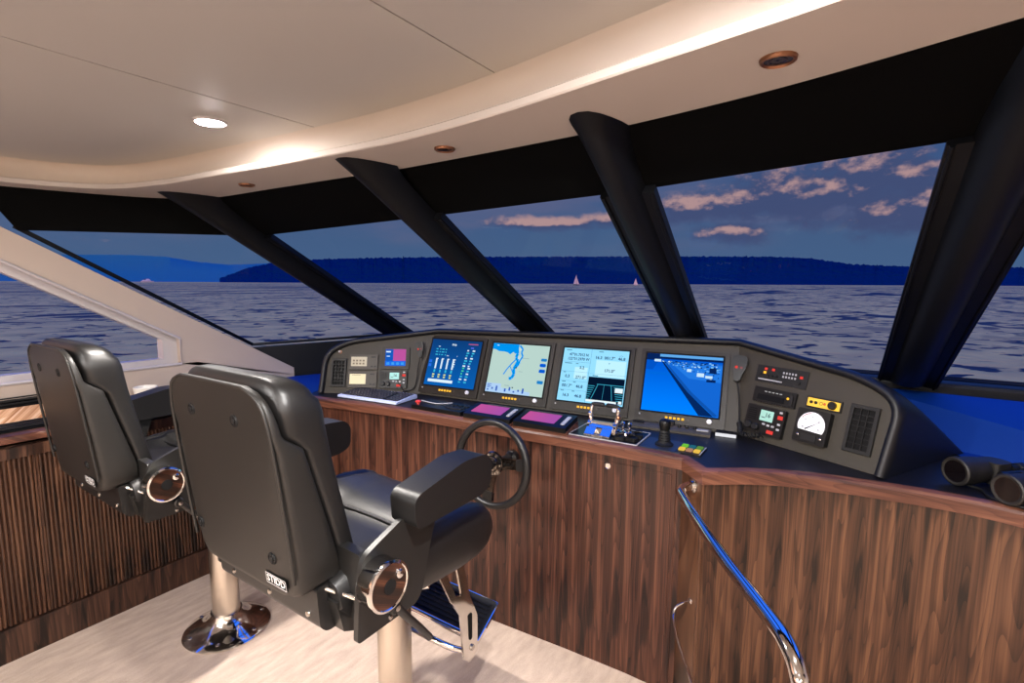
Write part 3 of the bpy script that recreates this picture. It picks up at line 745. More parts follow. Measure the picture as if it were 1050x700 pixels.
def handrails():
    t = thing('handrail', 'polished steel handrail curving out of the console corner toward the camera', 'handrail', (-0.46, 1.88, 0.905)); o = V((-0.46, 1.88, 0.905))
    pts = [(-0.455, 1.905, 0.905), (-0.475, 1.86, 0.905), (-0.478, 1.815, 0.905), (-0.455, 1.765, 0.906), (-0.39, 1.645, 0.912), (-0.25, 1.40, 0.922), (-0.105, 1.165, 0.934), (-0.065, 1.10, 0.930), (-0.042, 1.062, 0.905), (-0.036, 1.05, 0.85), (-0.036, 1.05, 0.5), (-0.036, 1.05, FZ)]
    b = MB(); b.tube(smoothline([V(p)-o for p in pts], 5), 0.0175, 16); b.build('rail', M['chrome'], t, 60)
    b = MB(); n = V((-0.72, -0.69, 0)).normalized(); u = V((-n.y, n.x, 0))
    b.lathe([(0.028, -0.004), (0.028, 0.003), (0.022, 0.006), (0.017, 0.006)], basis(V((-0.452, 1.905, 0.905))-o+n*0.004, u, (0, 0, 1), n), 24); b.build('rosette', M['chrome'], t)
    b = MB(); b.lathe([(0.04, 0), (0.04, 0.006), (0.019, 0.01)], Matrix.Translation(V((-0.036, 1.05, FZ))-o), 24); b.build('floor_flange', M['chrome'], t)
    t = thing('thin_rail', 'thin steel rod bending out of the console corner below the handrail', 'rail', (-0.45, 1.89, 0.44)); o = V((-0.45, 1.89, 0.44))
    pts = [(-0.44, 1.90, 0.452), (-0.465, 1.872, 0.448), (-0.485, 1.85, 0.435), (-0.487, 1.832, 0.415), (-0.470, 1.79, 0.40), (-0.435, 1.72, 0.39), (-0.36, 1.59, 0.38), (-0.2, 1.31, 0.36), (-0.1, 1.14, 0.34), (-0.08, 1.10, 0.31), (-0.08, 1.10, FZ)]
    b = MB(); b.tube(smoothline([V(p)-o for p in pts], 5), 0.005, 10); b.build('rod', M['chrome'], t, 60)
    b = MB(); b.lathe([(0.012, -0.004), (0.012, 0.003), (0.005, 0.005)], basis(V((-0.441, 1.897, 0.452))-o+n*0.002, u, (0, 0, 1), n), 20); b.build('rosette', M['chrome'], t)
handrails()

# ------------------------------------------------------------------ console hood and fascia
def frame(A, B, lean):
    A, B = V(A), V(B); u = (B-A).normalized(); back = V((-u.y, u.x, 0)); l = math.radians(lean)
    v = V((0, 0, 1))*math.cos(l)+back*math.sin(l)
    return A, u, v, u.cross(v), back
JL, JR = (-2.13, 2.2, DZ), (-0.38, 2.391, DZ)
FM = frame(JL, JR, 22)
FL = frame((-2.631, 1.884, DZ), JL, 17)
FR = frame(JR, (0.121, 2.132, DZ), 16)
def loc(F, u, v, n=0.0): return F[0]+F[1]*u+F[2]*v+F[3]*n
def XF(F, u=0, v=0, n=0.0): return basis(loc(F, u, v, n), F[1], F[2], F[3])
def joint(Fa, Fb, p, h):
    d = Fa[3].cross(Fb[3]).normalized()
    if d.z < 0: d = -d
    return V(p)+d*(h/d.z)
TJL = joint(FL, FM, JL, 0.354); TJR = joint(FM, FR, JR, 0.380)
def uvof(F, P): d = P-F[0]; return (d.dot(F[1]), d.dot(F[2]))
WL = (V(JL)-V((-2.631, 1.884, DZ))).length; WR = (V((0.121, 2.132, DZ))-V(JR)).length
def build_pod():
    t = thing('instrument_console', 'black hooded instrument console with a taupe fascia standing on the worktop', 'console', (-1.2, 2.5, DZ)); o = V((-1.2, 2.5, DZ))
    jl = uvof(FL, TJL); jr = uvof(FR, TJR); ml, mr = uvof(FM, TJL), uvof(FM, TJR); wm = (V(JR)-V(JL)).length
    Lp = fillet([(0.012, 0.002), (WL, 0.002), jl, (0.15, 0.300), (0.026, 0.235)], [0, 0, 0, 0.10, 0.10], 6)
    Rp = fillet([(0, 0.002), (WR-0.02, 0.002), (WR-0.005, 0.262), (WR-0.13, 0.318), jr], [0, 0, 0.09, 0.12, 0], 6)
    Mp = [(0, 0.002), (wm, 0.002), mr, ml]
    for F, P, nm in ((FL, Lp, 'port_fascia'), (FM, Mp, 'centre_fascia'), (FR, Rp, 'starboard_fascia')):
        b = MB(); b.prism(P, -0.004, 0, Matrix.Translation(-o)@XF(F)); b.build(nm, M['fascia'], t, 0)
    # seams between the monitors
    # outline from port foot over the top to starboard foot
    out = []
    li = [i for i, p in enumerate(Lp) if abs(p[0]-jl[0]) < 1e-6 and abs(p[1]-jl[1]) < 1e-6][0]
    for p in (Lp[li+1:]+[Lp[0]])[::-1]: out.append((loc(FL, *p), FL))
    k = 6
    for i in range(k+1):
        out.append((TJL.lerp(TJR, i/k), FM))
    ri = [i for i, p in enumerate(Rp) if abs(p[0]-jr[0]) < 1e-6 and abs(p[1]-jr[1]) < 1e-6][0]
    for p in Rp[1:ri][::-1]: out.append((loc(FR, *p), FR))
    pts = [p for p, f in out]; nor = [f[3] for p, f in out]; bk = [f[4] for p, f in out]
    # blend normals
    for _ in range(3):
        nor = [(nor[max(i-1, 0)]+nor[i]*2+nor[min(i+1, len(nor)-1)]).normalized() for i in range(len(nor))]
        bk = [(bk[max(i-1, 0)]+bk[i]*2+bk[min(i+1, len(bk)-1)]).normalized() for i in range(len(bk))]
    tan = [(pts[min(i+1, len(pts)-1)]-pts[max(i-1, 0)]).normalized() for i in range(len(pts))]
    outw = [-(tan[i].cross(nor[i])).normalized() for i in range(len(pts))]
    if outw[len(outw)//2].z < 0: outw = [-x for x in outw]
    prof = [(0.0, -0.004), (-0.002, 0.012), (0.004, 0.024), (0.016, 0.028), (0.027, 0.022), (0.032, 0.008), (0.032, -0.02), (0.0, -0.02)]
    b = MB(); b.loft([[pts[i]+outw[i]*a+nor[i]*d-o for a, d in prof] for i in range(len(pts))])
    for v in b.bm.verts: v.co.z = max(v.co.z, 0.0005)
    b.build('rim', M['pod'], t, 50)
    # hood sloping forward and down to the deck
    D = 0.50; rings = []; S = [0, 0.08, 0.2, 0.35, 0.5, 0.65, 0.8, 0.9, 0.96, 1.0]
    for s in S:
        r = []
        for i in range(len(pts)):
            p = pts[i]+outw[i]*0.031+nor[i]*(-0.012)
            h = p.z-DZ; q = p+bk[i]*D*s
            q.z = DZ+h*((1-s**1.25) if s < 1 else 0)
            if s > 0.85: q.z = min(q.z+0, DZ+h*math.sqrt(max(0, 1-((s-0.85)/0.15)**2))*(1-0.85**1.25))
            r.append(V((q.x, q.y, max(q.z, DZ+0.0005)))-o)
        rings.append(r)
    b = MB(); b.loft(rings, cap=False, closed=False); b.build('hood', M['pod'], t, 60)
build_pod()

# ------------------------------------------------------------------ screens
class GB(MB):
    """flat graphics: many coloured shapes in one sheet, one material slot per colour"""
    def __init__(s): super().__init__(); s.mats = []; s.lv = 0
    def ink(s, m):
        if m not in s.mats: s.mats.append(m)
        s.mi = s.mats.index(m); s.lv += 1; s.zz = 0.0012+s.lv*0.00004; return s
    def r(s, x0, y0, x1, y1): return s.rect(x0, y0, x1, y1, s.zz)
    def p(s, pts): s.face([(x, y, s.zz) for x, y in pts]); return s
    def line(s, pts, w):
        for a, c in zip(pts, pts[1:]):
            a, c = V(a), V(c); d = (c-a).normalized(); n = V((-d.y, d.x))*w/2
            s.p([a-n, c-n, c+n, a+n])
        return s
    def t(s, txt, x, y, h, align='CENTER', sx=1.0): return s.text(txt, x, y, h*1.3, z=s.zz, align=align, sx=sx)
    def done(s, name, parent): return s.build(name, s.mats, parent, 0)

def sheet(w, h, m, name, parent, z=0.0):
    b = MB(); b.prism(rrect(0, 0, w, h, 0.002, 2), z-0.003, z+0.0012); return b.build(name, m, parent, 0)

MONS = []
def monitor(u, label):
    t = thing('console_monitor', label, 'monitor', X=XF(FM, u, 0.190, 0.0), group='console monitors')
    w, h = 0.405, 0.354
    b = MB(); b.prism(rrect(0, 0, w, h, 0.006), 0.0005, 0.012, XY, 0.002)
    b.prism(rrect(0, 0.0135, 0.362, 0.296, 0.003)[::-1], 0.012, 0.0121)
    b.build('bezel', M['bezel'], t, 30)
    b = MB()     # shallow surround sloping in to the glass
    o_ = [(-0.181, -0.134), (0.181, -0.134), (0.181, 0.161), (-0.181, 0.161)]; i_ = [(-0.174, -0.127), (0.174, -0.127), (0.174, 0.154), (-0.174, 0.154)]
    b.loft([[(x, y, 0.0150) for x, y in o_], [(x, y, 0.0165) for x, y in o_], [(x, y, 0.0130) for x, y in i_]], cap=False)
    b.build('glass_surround', M['gap'], t, 0)
    for k in range(5):
        b = MB(); b.box((-0.052+k*0.0185, -0.152, 0.0135), (0.011, 0.010, 0.004), 0.001); b.build('lit_button', g('amber', (255, 190, 60), 1.3), t)
    b = MB(); b.lathe([(0.0045, 0.011), (0.0045, 0.014), (0.003, 0.0145)], Matrix.Translation((0.046, -0.152, 0)), 12); b.build('indicator', M['grey'], t)
    b = MB(); b.lathe([(0.0115, 0.011), (0.0115, 0.020), (0.0095, 0.023), (0.0025, 0.0225), (0.002, 0.0215)], Matrix.Translation((0.138, -0.149, 0)), 24); b.build('knob', M['white'], t)
    b = MB(); b.lathe([(0.004, 0.011), (0.004, 0.0135), (0.0022, 0.0132)], Matrix.Translation((-0.178, -0.147, 0)), 12); b.build('socket', M['silver'], t)
    return t
SW, SH, SCY = 0.348, 0.281, 0.0135
def screen(t, m):
    b = MB(); b.prism(rrect(0, SCY, SW, SH, 0.001, 1), 0.0120, 0.0132); s = b.build('screen', m, t, 0)
    gfx = GB(); gfx.lv = 0
    base = Matrix.Translation((0, 0, 0.0125))
    return s, gfx
def finish(gfx, s):
    for v in gfx.bm.verts: v.co.z += 0.0125; v.co.y += SCY
    return gfx.done('screen_graphics', s)

def grad_screen(name, c0, c1, s=1.0, horizontal=False):
    """the screen shows its own lit gradient"""
    m = bpy.data.materials.new(name); m.use_nodes = True
    nt = m.node_tree; nt.nodes.clear(); N = nt.nodes.new; L = nt.links
    o = N('ShaderNodeOutputMaterial'); e = N('ShaderNodeEmission'); tc = N('ShaderNodeTexCoord'); sp = N('ShaderNodeSeparateXYZ')
    mr = N('ShaderNodeMapRange'); mr.inputs['From Min'].default_value = -0.13; mr.inputs['From Max'].default_value = 0.155
    mx = N('ShaderNodeMixRGB'); mx.inputs[1].default_value = (*lin(c0), 1); mx.inputs[2].default_value = (*lin(c1), 1)
    L.new(tc.outputs['Object'], sp.inputs[0]); L.new(sp.outputs['X' if horizontal else 'Y'], mr.inputs[0]); L.new(mr.outputs[0], mx.inputs[0])
    L.new(mx.outputs[0], e.inputs[0]); e.inputs[1].default_value = s; L.new(e.outputs[0], o.inputs[0])
    return m

def build_monitors():
    rnd = random.Random(3)
    # --- 1 engine data
    t = monitor(0.195, 'leftmost console monitor, dark blue page of white bar gauges')
    s, q = screen(t, grad_screen('engine page', (8, 96, 182), (14, 62, 122)))
    W_, C_, Y_, G_ = g('ink white', (225, 245, 255)), g('ink cyan', (60, 190, 225)), g('ink yellow', (220, 225, 140)), g('ink green', (70, 215, 160))
    q.ink(W_).t('Ship', -0.012, 0.112, 0.013, sx=1.2)
    q.ink(g('ink red', (190, 90, 130))).r(0.085, 0.118, 0.150, 0.124)
    q.ink(C_)
    for r in range(3):
        for c in range(2):
            x = -0.135+c*0.042; y = 0.077-r*0.017
            q.r(x, y, x+0.012+0.010*rnd.random(), y+0.006); q.r(x+0.026, y, x+0.034, y+0.006)
    q.ink(g('ink violet', (90, 110, 240))).r(0.105, 0.095, 0.125, 0.102); q.r(0.105, -0.012, 0.122, -0.006)
    q.ink(g('ink blue', (40, 110, 230))).r(-0.168, -0.005, -0.148, 0.012); q.r(-0.168, -0.030, -0.148, -0.012)
    q.ink(W_).r(-0.122, 0.094, -0.110, 0.099); q.t('RPM', -0.045, 0.042, 0.006); q.t('%', 0.022, 0.042, 0.006)
    for k in range(4):
        x = -0.122+k*0.040
        q.ink(W_).r(x, -0.040, x+0.011, 0.024)
        if k < 3: q.r(x+0.011, 0.018, x+0.016, 0.024)
        else:
            for j in range(4): q.r(x+0.011, 0.018-j*0.014, x+0.019-(j % 2)*0.003, 0.024-j*0.014)
        q.ink(C_).r(x-0.001, -0.062, x+0.010, -0.045)
        q.ink(Y_).r(x-0.005, -0.080, x+0.010, -0.071); q.r(x-0.004, -0.094, x+0.009, -0.085)
    q.ink(W_).r(-0.150, -0.121, 0.025, -0.104)
    for c in range(2):
        for r in range(7):
            x = 0.085+c*0.036-r*0.002; y = 0.078-r*0.0155
            q.ink(C_ if r % 3 else W_).r(x, y, x+0.010+0.010*rnd.random(), y+0.008)
        for r in range(6):
            x = 0.074+c*0.036-r*0.002; y = -0.028-r*0.0165
            q.ink(G_ if (r < 3 and c == 0) else (C_ if r % 2 else W_)).r(x, y, x+0.009+0.010*rnd.random(), y+0.008)
    finish(q, s)
    # --- 2 chart
    t = monitor(0.620, 'second console monitor from the left, pale nautical chart with a blue inlet')
    s, q = screen(t, g('chart land', (186, 214, 206)))
    B = g('chart water', (0, 148, 240))
    q.ink(B).p([(-0.174, 0.140), (-0.010, 0.140), (-0.012, 0.092), (-0.030, 0.086), (-0.040, 0.096), (-0.058, 0.080), (-0.075, 0.090), (-0.095, 0.094), (-0.130, 0.094), (-0.155, 0.104), (-0.174, 0.106)])
    q.line([(-0.020, 0.12), (-0.012, 0.088), (-0.018, 0.066), (-0.002, 0.046), (-0.012, 0.020), (-0.020, 0.0), (-0.014, -0.030), (-0.024, -0.052), (-0.040, -0.058)], 0.017)
    q.line([(-0.018, 0.052), (-0.040, 0.026), (-0.062, -0.006), (-0.078, -0.036)], 0.007)
    q.line([(-0.006, 0.134), (0.016, 0.114), (0.010, 0.094), (0.022, 0.074), (0.008, 0.048), (0.006, 0.030), (-0.006, 0.010)], 0.010)
    q.line([(-0.045, 0.012), (-0.030, -0.010), (-0.020, -0.030)], 0.005)
    q.ink(g('chart island', (200, 226, 218))).p([(-0.004, 0.124), (0.008, 0.112), (0.003, 0.100), (-0.008, 0.108)]); q.p([(-0.002, 0.078), (0.012, 0.066), (0.006, 0.052), (-0.008, 0.060)])
    q.ink(g('chart tab', (30, 130, 205)))
    q.p(rrect(0.152, 0.062, 0.034, 0.016, 0.006)); q.ink(g('chart tab deep', (0, 92, 215))).p(rrect(0.150, 0.032, 0.036, 0.019, 0.008)); q.p(rrect(0.150, 0.0, 0.036, 0.019, 0.006)); q.ink(g('chart tab', (30, 130, 205))).p(rrect(0.149, -0.062, 0.036, 0.018, 0.006))
    q.ink(g('chart pale', (176, 210, 246))).p([(-0.174, -0.140), (-0.174, -0.090), (-0.080, -0.090), (-0.080, -0.112), (0.10, -0.122), (0.10, -0.140)])
    q.ink(g('chart ink', (40, 90, 190)))
    for k in range(9): q.r(-0.164+k*0.027, -0.132+0.008*(k % 2), -0.154+k*0.027, -0.124+0.010*(k % 3))
    for k in range(4): q.r(-0.166, -0.116+k*0.006, -0.150+0.01*(k % 2), -0.113+k*0.006)
    q.ink(g('chart grey', (130, 160, 170))).r(0.02, 0.062, 0.062, 0.064); q.r(0.012, -0.014, 0.036, -0.012); q.r(-0.058, -0.098, -0.03, -0.095)
    q.ink(g('ink black', (20, 40, 80))).r(-0.010, 0.002, -0.004, 0.012); q.r(-0.012, -0.108, -0.004, -0.102)
    q.ink(g('ink white', (225, 245, 255))).r(-0.150, 0.126, -0.136, 0.130)
    finish(q, s)
    # --- 3 navigation data
    t = monitor(1.053, 'third console monitor from the left, pale cyan navigation figures with a dark inset')
    s, q = screen(t, g('nav pale', (150, 222, 255), 1.05))
    K = g('nav ink', (0, 50, 104)); K2 = g('nav soft', (90, 150, 180)); Wc = g('nav bright', (190, 240, 255), 1.05)
    q.ink(Wc).r(-0.100, -0.02, -0.03, 0.040); q.r(0.01, 0.00, 0.165, 0.085)
    q.ink(K2)
    for y in (0.066, 0.014, -0.036, -0.084): q.r(-0.172, y, -0.022, y+0.0012)
    q.r(-0.022, -0.14, -0.0205, 0.14)
    q.r(-0.016, 0.012, 0.17, 0.013)
    for x, y, w in ((-0.160, 0.127, 0.030), (-0.160, 0.056, 0.040), (-0.098, 0.056, 0.014), (-0.160, 0.007, 0.014), (-0.160, -0.043, 0.020), (-0.098, -0.043, 0.014), (-0.160, -0.091, 0.018), (-0.098, -0.091, 0.014), (0.018, 0.127, 0.024), (0.0, 0.0, 0.030)):
        q.r(x, y, x+w, y+0.005)
    q.ink(K).t('47°01.7012 N', -0.088, 0.106, 0.0155, sx=0.92); q.t('122°01.2970 W', -0.088, 0.083, 0.0155, sx=0.92)
    for tx, x, y in (('16.3', 0.020, 0.098), ('001.7°', 0.078, 0.098), ('46.8', 0.140, 0.098), ('171.0°', 0.085, 0.032), ('5.2', -0.062, 0.038), ('0.3', -0.135, -0.012), ('271.0°', -0.062, -0.014),
                     ('001.7°', -0.130, -0.062), ('46.8', -0.062, -0.062), ('16.3', -0.130, -0.112), ('46.8', -0.062, -0.112)):
        q.t(tx, x, y, 0.0165)
    q.ink(K2).line([(0.125, 0.112), (0.137, 0.116), (0.146, 0.111)], 0.002); q.line([(0.075, 0.075), (0.079, 0.067), (0.083, 0.075)], 0.002)
    D = g('nav inset', (4, 22, 46))
    q.ink(D).r(-0.018, -0.132, 0.170, -0.004)
    q.ink(g('nav wave', (60, 170, 200)))
    for k in range(7): q.r(-0.016, -0.052-k*0.011, 0.020-k*0.004, -0.049-k*0.011); q.r(0.118+k*0.003, -0.052-k*0.011, 0.168, -0.049-k*0.011)
    q.line([(0.036, -0.040), (0.008, -0.118)], 0.003); q.line([(0.104, -0.040), (0.116, -0.118)], 0.003); q.line([(0.03, -0.040), (0.168, -0.040)], 0.003); q.line([(0.068, -0.040), (0.066, -0.118)], 0.0015)
    q.ink(D).p([(0.040, -0.044), (0.064, -0.044), (0.060, -0.112), (0.016, -0.112)]); q.p([(0.072, -0.044), (0.100, -0.044), (0.110, -0.112), (0.072, -0.112)])
    q.ink(g('nav white', (235, 250, 255))).r(0.126, -0.075, 0.166, -0.052); q.r(-0.018, -0.132, 0.140, -0.121); q.r(0.150, -0.130, 0.166, -0.116)
    finish(q, s)
    # --- 4 dock camera
    t = monitor(1.491, 'rightmost console monitor, deep blue camera view of a quay')
    s, q = screen(t, grad_screen('dock view', (0, 128, 255), (0, 76, 196), 1.1))
    q.ink(g('dock shade', (0, 84, 200))).p([(-0.174, 0.116), (-0.174, 0.06), (-0.14, 0.06), (-0.11, 0.116)])
    q.ink(g('dock glint', (0, 104, 224))).p([(-0.174, 0.05), (-0.174, 0.036), (-0.05, 0.036), (-0.06, 0.05)])
    q.ink(g('quay top', (20, 104, 214))).p([(-0.098, 0.108), (0.174, 0.108), (0.174, -0.139), (0.150, -0.139)])
    q.ink(g('quay pale', (36, 124, 230))).p([(-0.06, 0.10), (0.174, 0.10), (0.174, 0.02), (0.03, 0.03)])
    q.ink(g('quay wall', (4, 40, 98))).p([(-0.102, 0.104), (-0.094, 0.104), (0.03, -0.035), (0.152, -0.139), (0.088, -0.139)])
    q.ink(g('quay kerb', (16, 84, 176))).p([(-0.090, 0.104), (-0.084, 0.104), (0.05, -0.035), (0.170, -0.133), (0.155, -0.139), (0.03, -0.035)])
    dk, lt, wh = g('town dark', (6, 36, 92)), g('town light', (120, 190, 245)), g('town white', (205, 235, 255))
    q.ink(dk).r(-0.174, 0.108, -0.112, 0.140); q.r(-0.112, 0.116, 0.174, 0.128)
    q.ink(g('town sky', (96, 170, 236))).r(-0.112, 0.127, 0.174, 0.140)
    bl = g('town blue', (30, 96, 190))
    for k in range(150):
        u = rnd.random(); x = -0.120+0.285*u; y = 0.116-0.012-0.085*rnd.random()**1.5*max(0.06, u)
        w = 0.003+0.009*rnd.random()*(0.4+u)
        q.ink((dk, bl, lt, dk, bl, wh, dk, lt)[k % 8]).r(x, y, min(0.173, x+w), y+0.002+0.004*rnd.random()*(0.5+u))
    q.ink(wh).r(0.020, 0.060, 0.040, 0.074); q.r(0.066, 0.040, 0.098, 0.058); q.r(0.104, 0.036, 0.135, 0.048); q.r(-0.135, 0.100, -0.104, 0.112)
    q.ink(dk).r(0.110, 0.018, 0.150, 0.030); q.r(0.120, 0.06, 0.150, 0.085)
    finish(q, s)
build_monitors()

# ------------------------------------------------------------------ fascia instruments
def plate(t, name, w, h, d, m, r=0.004, bev=0.0015, x=0, y=0, z0=0.0005):
    b = MB(); b.prism(rrect(x, y, w, h, r), z0, d, XY, bev); return b.build(name, m, t, 30)
def knob(t, name, x, y, r, h, m, z=0.0):
    b = MB(); b.lathe([(r, z), (r, z+h*0.8), (r*0.8, z+h), (0.0005, z+h)], Matrix.Translation((x, y, 0)), 20); return b.build(name, m, t, 40)
def vent(F, u, v, w, h, label, nx, ny):
    t = thing('air_vent', label, 'vent', X=XF(F, u, v), group='console air vents')
    b = MB(); fw_ = 0.013
    o_ = [(-w/2, -h/2), (w/2, -h/2), (w/2, h/2), (-w/2, h/2)]; i_ = [(-w/2+fw_, -h/2+fw_), (w/2-fw_, -h/2+fw_), (w/2-fw_, h/2-fw_), (-w/2+fw_, h/2-fw_)]
    b.loft([[(x, y, 0.0005) for x, y in o_], [(x, y, 0.008) for x, y in o_], [(x*0.97, y*0.985, 0.010) for x, y in o_], [(x, y, 0.010) for x, y in i_], [(x, y, 0.0008) for x, y in i_]], cap=False)
    b.build('frame', M['dkgrey'], t, 30)
    b = MB(); b.rect(-w/2+fw_, -h/2+fw_, w/2-fw_, h/2-fw_, 0.001); b.build('duct', M['gap'], t, 0)
    b = MB()
    for k in range(1, nx): b.box((-w/2+fw_+(w-2*fw_)*k/nx, 0, 0.0055), (0.003, h-2*fw_, 0.005))
    for k in range(1, ny): b.box((0, -h/2+fw_+(h-2*fw_)*k/ny, 0.0045), (w-2*fw_, 0.0035, 0.006))
    b.build('grille', M['black'], t, 0)
    return t
def build_instruments():
    # ---- port wing
    vent(FL, 0.094, 0.125, 0.094, 0.172, 'black air vent grille at the left end of the console fascia', 4, 7)
    t = thing('small_hook', 'small round metal button above the left air vent', 'hook', X=XF(FL, 0.094, 0.252))
    knob(t, 'base', 0, 0, 0.010, 0.005, M['brass']); knob(t, 'peg', 0, 0, 0.0065, 0.016, M['silver'], 0.004)
    def display(u, v, w, h, lcd, label, seg):
        t = thing('instrument_display', label, 'display', X=XF(FL, u, v), group='grey instruments on the left wing')
        plate(t, 'body', w, h, 0.013, M['grey'], 0.006)
        s = plate(t, 'screen', w*0.56, h*0.62, 0.0142, lcd, 0.002, 0, -w*0.16, h*0.03, 0.012)
        q = GB(); q.lv = 60; q.ink(mat('lcd ink', (104, 94, 74), 0.6))
        if seg:
            for r in range(2):
                for c in range(4): q.r(-w*0.16-w*0.22+c*w*0.115, h*0.03-h*0.2+r*h*0.2, -w*0.16-w*0.15+c*w*0.115, h*0.03-h*0.08+r*h*0.2)
        else: q.r(-w*0.16-w*0.2, h*0.26, -w*0.16+w*0.1, h*0.29)
        for v_ in q.bm.verts: v_.co.z = 0.0146
        q.done('digits', s)
        for k in range(2):
            b = MB(); b.box((w*(0.30+0.12*k), -h*0.30, 0.0140), (w*0.08, h*0.10, 0.004), 0.001); b.build('button', M['dkgrey'], t)
        b = MB(); b.box((w*0.34, h*0.33, 0.0135), (w*0.16, h*0.09, 0.002), 0.0005); b.build('nameplate', M['dkgrey'], t)
        return t
    display(0.245, 0.190, 0.172, 0.091, mat('lcd pale', (176, 168, 140), 0.35), 'upper grey instrument with a pale segmented display beside the left vent', True)
    display(0.243, 0.084, 0.174, 0.098, mat('lcd cream', (206, 194, 150), 0.35, emit=(206, 194, 150), es=0.12), 'lower grey instrument with a plain cream display beside the left vent', False)
    t = thing('colour_display', 'small taupe instrument with a pink and blue colour screen', 'display', X=XF(FL, 0.438, 0.216))
    plate(t, 'body', 0.168, 0.136, 0.012, M['bezel'], 0.008)
    s = plate(t, 'screen', 0.124, 0.102, 0.0130, g('magenta', (190, 84, 160)), 0.002, 0, 0, 0.003, 0.0115)
    q = GB(); q.lv = 30
    q.ink(g('tide blue', (20, 90, 190))).r(-0.062, -0.018, -0.014, 0.053); q.ink(g('bar blue', (24, 110, 236))).r(-0.062, -0.048, 0.062, -0.018)
    q.ink(g('ink white', (225, 245, 255))).r(-0.058, 0.034, -0.030, 0.042); q.r(-0.054, 0.008, -0.034, 0.013)
    for k in range(4): q.ink(g('tile blue', (70, 160, 245))).p(rrect(-0.044+k*0.029, -0.034, 0.018, 0.016, 0.004))
    for v_ in q.bm.verts: v_.co.z += 0.0112
    q.done('screen_graphics', s)
    for k in range(4):
        b = MB(); b.box((0.073, 0.035-k*0.022, 0.0125), (0.010, 0.012, 0.003), 0.001); b.build('button', M['dkgrey'], t)
    def vhf(F, u, v, w, h, label, lcdc):
        t = thing('radio', label, 'radio', X=XF(F, u, v), group='marine radios')
        plate(t, 'body', w, h, 0.020, M['black'], 0.006, 0.002)
        s = plate(t, 'screen', w*0.34, h*0.38, 0.0212, lcdc, 0.002, 0, w*0.05, h*0.18, 0.0195)
        q = GB(); q.lv = 20; q.ink(mat('lcd mark', (40, 70, 70), 0.6)); q.t('16', w*0.08, h*0.20, h*0.16); q.r(-w*0.08, h*0.10, w*0.02, h*0.13)
        for v_ in q.bm.verts: v_.co.z = 0.0216
        q.done('channel_digits', s)
        b = MB()
        for k in range(6): b.box((-w*0.33, h*0.36-k*h*0.075, 0.0205), (w*0.22, h*0.035, 0.002))
        b.build('speaker_slots', M['gap'], t, 0)
        for k, (x, y) in enumerate(((-0.36, -0.26), (-0.17, -0.28))): knob(t, 'knob', w*x, h*y, h*0.13, 0.016, M['dkgrey'], 0.018)
        b = MB(); b.box((w*0.40, h*0.22, 0.021), (w*0.12, h*0.13, 0.004), 0.001); b.build('red_button', g('red lamp', (235, 70, 64), 1.0), t)
        b = MB(); b.box((w*0.22, -h*0.36, 0.021), (w*0.16, h*0.12, 0.004), 0.001); b.build('red_button', g('red lamp', (235, 70, 64), 1.0), t)
        for x, y in ((0.02, -0.12), (0.14, -0.14), (0.26, -0.14), (0.40, -0.02), (0.40, -0.20), (0.40, 0.40)):
            b = MB(); b.box((w*x, h*y, 0.021), (w*0.07, h*0.07, 0.003), 0.0008); b.build('key', M['silver'], t)
        return t
    vhf(FL, 0.430, 0.087, 0.166, 0.106, 'black marine radio with a bright screen on the left wing, below the pink screen', g('lcd cyan', (190, 245, 240), 1.0))
    # ---- starboard wing
    t = thing('switchboard', 'grey switch strip with rows of small red-lit switches', 'switchboard', X=XF(FR, 0.122, 0.288))
    plate(t, 'plate', 0.228, 0.074, 0.004, M['dkgrey'], 0.003, 0.001)
    for k, (x, y, c) in enumerate(((-0.072, 0.022, 1), (-0.038, 0.022, 1), (0.088, 0.008, 1), (-0.074, 0.006, 2), (-0.090, -0.004, 0), (-0.056, -0.006, 0), (-0.038, -0.006, 0), (-0.020, -0.006, 0), (0.082, -0.018, 0))):
        b = MB(); b.box((x, y, 0.006), (0.010, 0.010, 0.006), 0.0015); b.build('switch', (M['black'], g('red lamp', (235, 70, 64), 1.0), g('amber', (255, 190, 60), 1.3))[c], t)
    b = MB()
    for k in range(10): b.box((0.010+(k % 5)*0.013, 0.016-(k//5)*0.016, 0.0052), (0.006, 0.008, 0.0025))
    b.build('legend_blocks', M['silver'], t, 0)
    b = MB(); b.box((-0.045, -0.024, 0.0048), (0.11, 0.005, 0.0016)); b.build('legend_bar', M['silver'], t, 0)
    t = thing('stereo', 'slim black stereo with a lit amber dot below the switch strip', 'stereo', X=XF(FR, 0.117, 0.197))
    plate(t, 'body', 0.188, 0.064, 0.012, M['black'], 0.004)
    plate(t, 'slot_cover', 0.120, 0.024, 0.014, M['gap'], 0.003, 0.001, -0.012, -0.010, 0.0115)
    q = GB(); q.lv = 0; q.ink(g('dim white', (190, 190, 190), 0.8))
    for k in range(5): q.r(-0.045+k*0.017, 0.014, -0.034+k*0.017, 0.018)
    for v_ in q.bm.verts: v_.co.z = 0.0124
    q.done('lettering', t)
    knob(t, 'lamp', 0.062, 0.004, 0.005, 0.004, g('amber', (255, 190, 60), 1.3), 0.011); b = MB(); b.box((0.078, -0.002, 0.014), (0.014, 0.040, 0.006), 0.002); b.build('handle', M['dkgrey'], t)
    r = vhf(FR, 0.103, 0.090, 0.172, 0.118, 'black marine radio with a green-white screen on the right wing, under the stereo', g('lcd green', (190, 240, 226), 0.95))
    t = thing('yellow_panel', 'small yellow control panel with a round black knob', 'panel', X=XF(FR, 0.319, 0.209))
    plate(t, 'frame', 0.134, 0.044, 0.008, M['black'], 0.004)
    plate(t, 'face', 0.124, 0.033, 0.0092, mat('yellow paint', (238, 190, 56), 0.4), 0.002, 0, 0, 0, 0.0075)
